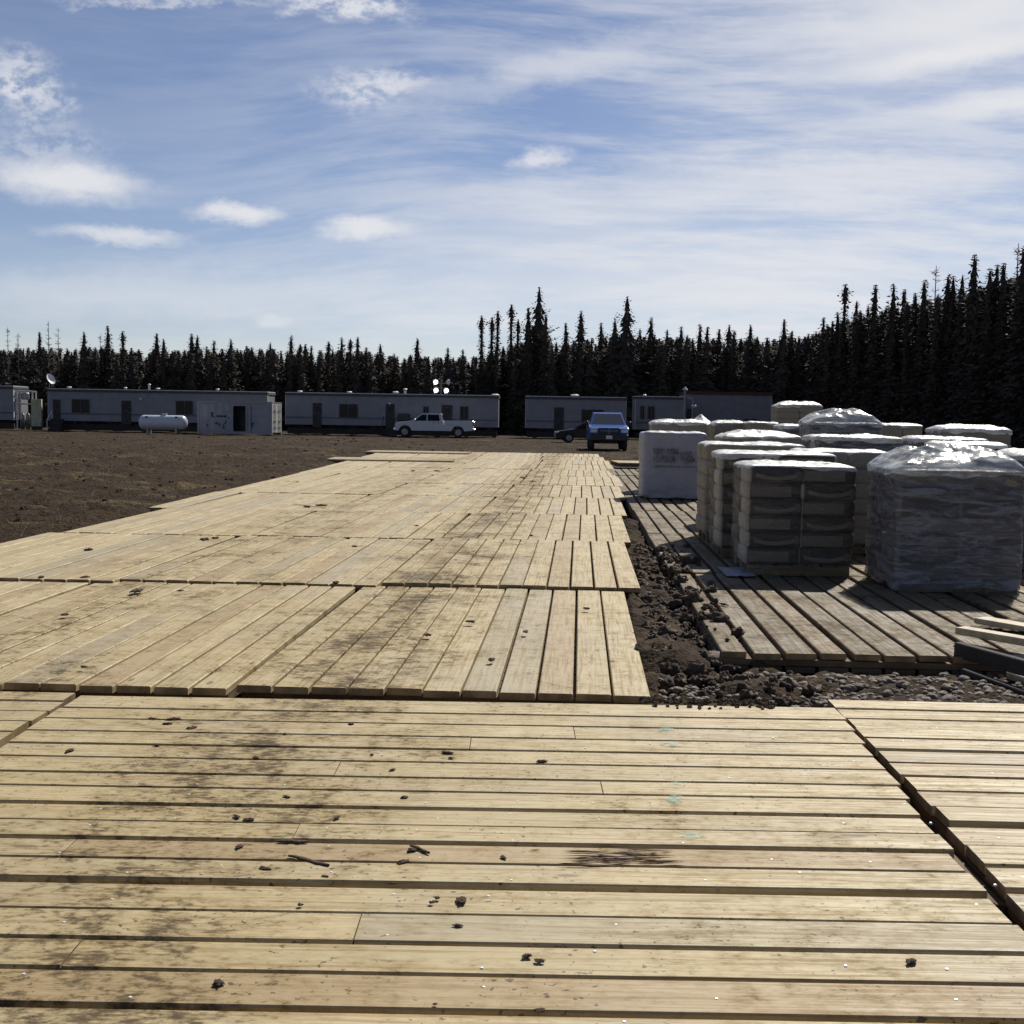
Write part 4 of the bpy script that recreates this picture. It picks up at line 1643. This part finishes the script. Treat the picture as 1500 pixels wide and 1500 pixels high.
for s in (-1, 1):
    Yc = lambda z: s * (hw - .05 - .24 * (z - .96) / .55 + .006)
    mb = MB(); quad_slab(mb, [(-.3, Yc(1.0), 1.0), (.78, Yc(1.0), 1.0), (.1, Yc(1.42), 1.42), (-.3, Yc(1.42), 1.42)], .008); mb.build('side_window', M_glass, t)
    mb = MB(); quad_slab(mb, [(-1.7, Yc(1.0), 1.0), (-.38, Yc(1.0), 1.0), (-.38, Yc(1.42), 1.42), (-1.25, Yc(1.42), 1.42)], .008); mb.build('side_window', M_glass, t)
    mb = MB(); mb.box((L / 2 - .14, s * .62, .7), (.2, .36, .13), ch=.03); mb.build('headlight', M_lens, t)
    mb = MB(); mb.box((-L / 2 + .03, s * .66, .82), (.1, .34, .14), ch=.02); mb.build('tail_light', M_tail, t)
    for x in (1.45, -1.4):
        wheel(t, x, s * (hw - .23), .33, s, .22)

# ------------------------------------------------------------------ trees
def spruce_mesh(seed, kind, fine=1.0):
    """unit height; crown of many small needle sprays on whorled branches"""
    rr = random.Random(seed)
    V_, F_ = [], []
    sz = {'spire': .10, 'spruce': .145, 'club': .062, 'broad': .18}[kind]
    lev = int({'spire': 64, 'spruce': 58, 'club': 60, 'broad': 48}[kind] * fine)
    base = {'spire': .05, 'spruce': .04, 'club': .2, 'broad': .1}[kind]
    lean = [rr.uniform(-.012, .012), rr.uniform(-.012, .012)]
    lob = rr.uniform(0, 9)
    core = []
    for L in range(lev):
        q = L / (lev - 1)
        z = base + (1 - base) * (q ** .9)
        env = (1 - q) ** .82 * (1 + .12 * math.sin(L * .9 + lob))
        if kind == 'club':
            env = .5 * (1 - q) ** .7 + .38 * math.exp(-((q - .9) / .06) ** 2)
        if kind == 'broad':
            env = min(1, 1.45 * (1 - q) ** .85) * (.85 + .22 * math.sin(L * .75 + lob))
        reach = sz * env + .004
        core.append((z, reach))
        nb = max(3, int((5 + 5 * env) / fine ** .3))
        a0 = rr.uniform(0, 6.28)
        for b in range(nb):
            if rr.random() < .14:
                continue
            a = a0 + 6.283 * b / nb + rr.uniform(-.3, .3)
            ln = reach * rr.choice((.6, .8, .9, 1, 1, 1.1, 1.3)) * rr.uniform(.85, 1.1)
            droop = rr.uniform(.2, .65) * (1 - q) - rr.uniform(0, .5) * q
            k = max(1, int(ln / .017))
            for s in range(k):
                t_ = (s + .8) / k
                d = ln * t_
                px, py, pz = d * math.cos(a) + lean[0] * q, d * math.sin(a) + lean[1] * q, z - droop * d + .3 * d * t_
                w_ = (.006 + .008 * rr.random()) * (1.2 - .5 * t_) * (1.15 - .45 * q) / fine ** .5
                l_ = (.013 + .018 * rr.random()) * (1.1 - .5 * q)
                tw = a + rr.uniform(-.5, .5)
                ux, uy = math.cos(tw), math.sin(tw)
                vx, vy = -uy, ux
                tz = rr.uniform(-.8, .3)
                ro = rr.uniform(-1.0, 1.0)
                o_ = len(V_)
                V_.extend([(px - vx * w_, py - vy * w_, pz - w_ * ro), (px + vx * w_, py + vy * w_, pz + w_ * ro),
                           (px + ux * l_ + vx * w_ * .25, py + uy * l_ + vy * w_ * .25, pz + l_ * tz + w_ * ro * .3),
                           (px + ux * l_ - vx * w_ * .25, py + uy * l_ - vy * w_ * .25, pz + l_ * tz)])
                F_.append((o_, o_ + 1, o_ + 2, o_ + 3))
    # dense inner foliage: ragged skirts, one under the other
    ns_ = 9
    step = 2
    for L in range(0, len(core) - step, step):
        z0_, r0_ = core[L]
        z1_ = core[min(L + step + 1, len(core) - 1)][0]
        o_ = len(V_)
        ph = rr.uniform(0, 6.28)
        for i in range(ns_):
            a = ph + 6.283 * i / ns_
            rad_ = r0_ * (rr.uniform(.62, .95) if i % 2 else rr.uniform(.3, .55))
            dz_ = -.35 * rad_ + rr.uniform(-.008, .004)
            V_.append((rad_ * math.cos(a) + lean[0] * z0_, rad_ * math.sin(a) + lean[1] * z0_, z0_ + dz_))
        V_.append((lean[0] * z1_, lean[1] * z1_, z1_ + .012))
        F_.extend([(o_ + i, o_ + (i + 1) % ns_, o_ + ns_) for i in range(ns_)])
    for i in range(5):
        a = i * 1.257
        o_ = len(V_)
        zz = 1 - .012 * i
        V_.extend([(.004 * math.cos(a), .004 * math.sin(a), zz - .03), (-.004 * math.cos(a), -.004 * math.sin(a), zz - .03), (0, 0, zz + .008)])
        F_.append((o_, o_ + 1, o_ + 2))
    return V_, F_


def trunk_mb(kind):
    mb = MB()
    mb.cyl((0, 0, 0), (0, 0, .96), .0135 if kind != 'club' else .009, .0015, n=7)
    return mb


def snag(seed):
    rr = random.Random(seed)
    mb = MB()
    mb.cyl((0, 0, 0), (0, 0, 1), .011, .0015, n=6)
    for i in range(70):
        z = rr.uniform(.25, .98)
        a = rr.uniform(0, 6.28)
        ln = (.11 * (1 - z) + .02) * rr.uniform(.6, 1.2)
        p = Vector((ln * math.cos(a), ln * math.sin(a), z + ln * rr.uniform(-.1, .5)))
        mb.cyl((0, 0, z), p, .0022, .0008, n=4, cap=False)
        for j in range(3):
            b = Vector((0, 0, z)).lerp(p, rr.uniform(.4, .95))
            mb.cyl(b, b + Vector((rr.uniform(-.02, .02), rr.uniform(-.02, .02), rr.uniform(-.005, .02))), .001, .0005, n=3, cap=False)
    return mb


kinds = ['spire', 'spire', 'spire', 'spruce', 'spruce', 'spruce', 'club', 'club', 'broad', 'broad']
raw = [spruce_mesh(100 + i, k) for i, k in enumerate(kinds)]
TREE = {}
for (v, f), k in zip(raw, kinds):
    mb = MB(); mb.add(v, f)
    TREE.setdefault(k, []).append((mb.mesh('crown', M_needle), trunk_mb(k).mesh('trunk', M_bark)))
SN = [snag(i) for i in range(3)]
SNAG = [m_.mesh('crown', M_dead) for m_ in SN]
BASE = [(-90, 515), (0, 509), (100, 504), (200, 509), (400, 508), (550, 513), (640, 521), (700, 518), (760, 498), (900, 491), (1000, 492), (1130, 494), (1200, 482), (1260, 458), (1330, 445), (1400, 425), (1450, 412), (1500, 398), (1600, 370)]
DIST = [(-90, 134), (700, 131), (1000, 126), (1130, 122), (1300, 104), (1500, 84), (1600, 78)]
rt = random.Random(21)
ntree = [0]


def tree(kind, px, py, Yd, wk=1.0, label=None, group='spruces of the forest edge'):
    p = A(px, py, Yd)
    h = p.z + .25
    if kind == 'snag':
        t = thing('dead_tree', label, 'tree', (p.x, Yd, -.25), rt.uniform(0, 6), group)
        t.scale = (h, h, h)
        link('branches', rt.choice(SNAG), t)
    else:
        t = thing('spruce_tree', label, 'tree', (p.x, Yd, -.25), rt.uniform(0, 6), group)
        cr, tk = rt.choice(TREE[kind])
        wsc = h * wk * (10.0 / max(6, h)) ** .35
        t.scale = (wsc, wsc, h)
        link('crown', cr, t)
        link('trunk', tk, t)
    ntree[0] += 1
    return t


FARL = 'dark spruce of ordinary height in the even treeline behind the trailers'
RIGL = 'dark narrow spruce in the rising forest wall behind the pallets'
spec = []
for u, v, k in [(22, 275, 'snag'), (52, 290, 'snag'), (112, 290, 'spire'), (140, 258, 'snag'), (168, 275, 'snag'), (245, 290, 'spruce'), (290, 295, 'snag'), (310, 272, 'spire'), (355, 288, 'club'), (455, 295, 'spruce'),
                (475, 310, 'spruce'), (550, 295, 'spruce'), (570, 300, 'broad'), (620, 315, 'spire'), (668, 310, 'spruce'), (780, 320, 'spruce'), (840, 300, 'spire'), (870, 325, 'club'), (882, 325, 'club'),
                (902, 330, 'spire'), (952, 318, 'club'), (988, 305, 'spire'), (1015, 310, 'club'), (1037, 305, 'spire'), (1100, 325, 'broad'), (1210, 308, 'spruce'), (1297, 335, 'spire'), (1340, 340, 'spire'), (1060, 335, 'club')]:
    spec.append((k, u / 1.974, 340 + v / 1.974, None))
for u, v, k, lab in [(50, 225, 'club', 'leftmost thin club-topped spruce of the tall clump behind the trailers'), (72, 230, 'club', None), (88, 213, 'club', None), (125, 196, 'club', 'tallest thin spruce left of the bushy giant'),
                     (142, 235, 'club', None), (170, 205, 'spruce', None), (200, 150, 'broad', 'tallest bushy spruce rising above the middle of the treeline'), (222, 222, 'spruce', None), (270, 245, 'spire', None),
                     (315, 212, 'spruce', 'tall pointed spruce between the bushy giant and the layered one'), (365, 245, 'spruce', None), (405, 235, 'broad', None), (437, 175, 'broad', 'tall spruce with layered branches standing over the blue pickup'), (470, 260, 'spruce', None),
                     (505, 230, 'spruce', None), (545, 262, 'spire', None), (580, 255, 'spruce', None), (635, 248, 'spire', None), (650, 255, 'spire', None), (685, 262, 'spruce', None), (708, 250, 'broad', None), (725, 265, 'spire', None),
                     (770, 250, 'spruce', None), (855, 235, 'spire', None), (880, 265, 'spire', None), (965, 230, 'spire', None), (985, 240, 'spire', None), (1002, 215, 'spire', None), (1023, 143, 'club', 'slender club-topped spire, first to stand clear of the right-hand forest'),
                     (1050, 187, 'spire', None), (1080, 200, 'spire', None), (1106, 143, 'spire', 'second slender spire standing clear of the right-hand forest'), (1128, 200, 'spire', None), (1150, 140, 'spire', None), (1183, 155, 'spire', None), (1205, 165, 'spire', None),
                     (1230, 130, 'spire', None), (1265, 90, 'snag', 'bare grey snag above the right-hand forest'), (1295, 115, 'spire', None), (1313, 120, 'spire', None), (1335, 118, 'spire', None), (1373, 62, 'spire', 'tallest pointed spruce near the right edge'),
                     (1412, 100, 'spire', None), (1432, 90, 'spire', None), (1450, 85, 'spire', None), (1485, 30, 'snag', 'bare treetop at the very right edge above the forest'), (1497, 40, 'spruce', None)]:
    spec.append((k, 680 + u / 1.829, 340 + v / 1.829, lab))
for k, px, py, lab in spec:
    Yd = interp(px, DIST) + rt.uniform(-1, 2)
    if lab is None:
        lab = RIGL if px > 1190 else FARL
        if k == 'snag':
            lab = 'leafless grey larch poking above the left end of the treeline'
        gr = 'bare larches over the left treeline' if k == 'snag' else ('spruces of the right forest wall' if px > 1190 else 'spruces of the far treeline')
    else:
        gr = None
    tree(k, px, py, Yd, {'spire': 1.35, 'club': 1.25, 'spruce': 1.2}.get(k, 1.05), lab, gr)
px = -85.0
while px < 1590:
    b = interp(px, BASE)
    right_ = px > 1190
    Yd = interp(px, DIST) + rt.uniform(-2.5, 4)
    k = rt.choice(['spire', 'spire', 'spruce', 'spire', 'club'] if right_ else ['spire', 'spruce', 'spruce', 'club', 'broad'])
    tree(k, px, b + rt.choice((0, 4, 8, 10, 14, 22)) + rt.uniform(-2, 3), Yd, rt.uniform(1.1, 1.6), RIGL if right_ else FARL, 'spruces of the right forest wall' if right_ else 'spruces of the far treeline')
    px += rt.uniform(6.0, 10.5)
# the wood behind them, too dense to count
VV, FF, off = [], [], 0
arrs = [(np.array(v), f) for v, f in (spruce_mesh(200 + i, k, .62) for i, k in enumerate(kinds))]
print('faces', [len(f) for v, f in raw], [len(f) for v, f in arrs])
for i in range(900):
    px = rt.uniform(-110, 1640)
    b = interp(px, BASE)
    Yd = interp(px, DIST) + rt.uniform(3, 26)
    p = A(px, b + 3 + 30 * rt.random() ** 1.5, Yd)
    h = p.z + .25
    v, f = arrs[rt.randint(0, 9)]
    a = rt.uniform(0, 6.28)
    wsc = h * 1.5 * rt.uniform(.9, 1.4) * (10.0 / max(6, h)) ** .35
    x = v[:, 0] * wsc * math.cos(a) - v[:, 1] * wsc * math.sin(a) + p.x
    y = v[:, 0] * wsc * math.sin(a) + v[:, 1] * wsc * math.cos(a) + Yd
    VV.append(np.stack([x, y, v[:, 2] * h - .25], 1))
    FF.extend([tuple(q + off for q in ff) for ff in f])
    off += len(v)
me = bpy.data.meshes.new('forest')
me.from_pydata(np.concatenate(VV), [], FF)
me.materials.append(M_needle)
me.update()
o = link('forest', me)
o['kind'] = 'stuff'
print('trees', ntree[0])

# dry grass and straw scattered over the field
mb = MB()
for i in range(1900):
    px, py = rt.uniform(-10, 930), 634 + 165 * rt.random() ** 1.9
    p = G(px, py, -.05)
    if p.y > 96 or p.y < 12:
        continue
    if p.y < 56 and p.x > interp(p.y, XL) - .15:
        continue
    if fbm(p.x * .25, p.y * .12, 1.0) < -.02:
        continue
    for q_ in range(14):
        gx, gy = p.x + rt.gauss(0, .09 + .002 * p.y), p.y + rt.gauss(0, .09)
        z = ground_z(gx, gy)
        h = rt.uniform(.03, .10)
        a = rt.uniform(0, 6.28)
        w_ = .004 + .00008 * p.y
        lx, ly = math.cos(a) * h * rt.uniform(.3, 1.8), math.sin(a) * h * rt.uniform(.3, 1.8)
        mb.add([(gx - w_, gy, z - .01), (gx + w_, gy, z - .01), (gx + lx, gy + ly, z + h)], [(0, 1, 2)])
o = mb.build('dry_grass', M_straw)
o['kind'] = 'stuff'
mb = MB()
for i in range(420):
    px, py = rt.uniform(-10, 700), 640 + 160 * rt.random() ** 1.3
    p = G(px, py, -.06)
    if p.y > 90 or p.y < 12 or (p.y < 56 and p.x > interp(p.y, XL) - .1):
        continue
    s = rt.uniform(.015, .05) * (1 + p.y / 80)
    v, f = rt.choice(clods)
    mb.add(v, f, 0, False, rotm(s, (p.x, p.y, ground_z(p.x, p.y))))
o = mb.build('rubble', M_clod)
o['kind'] = 'stuff'
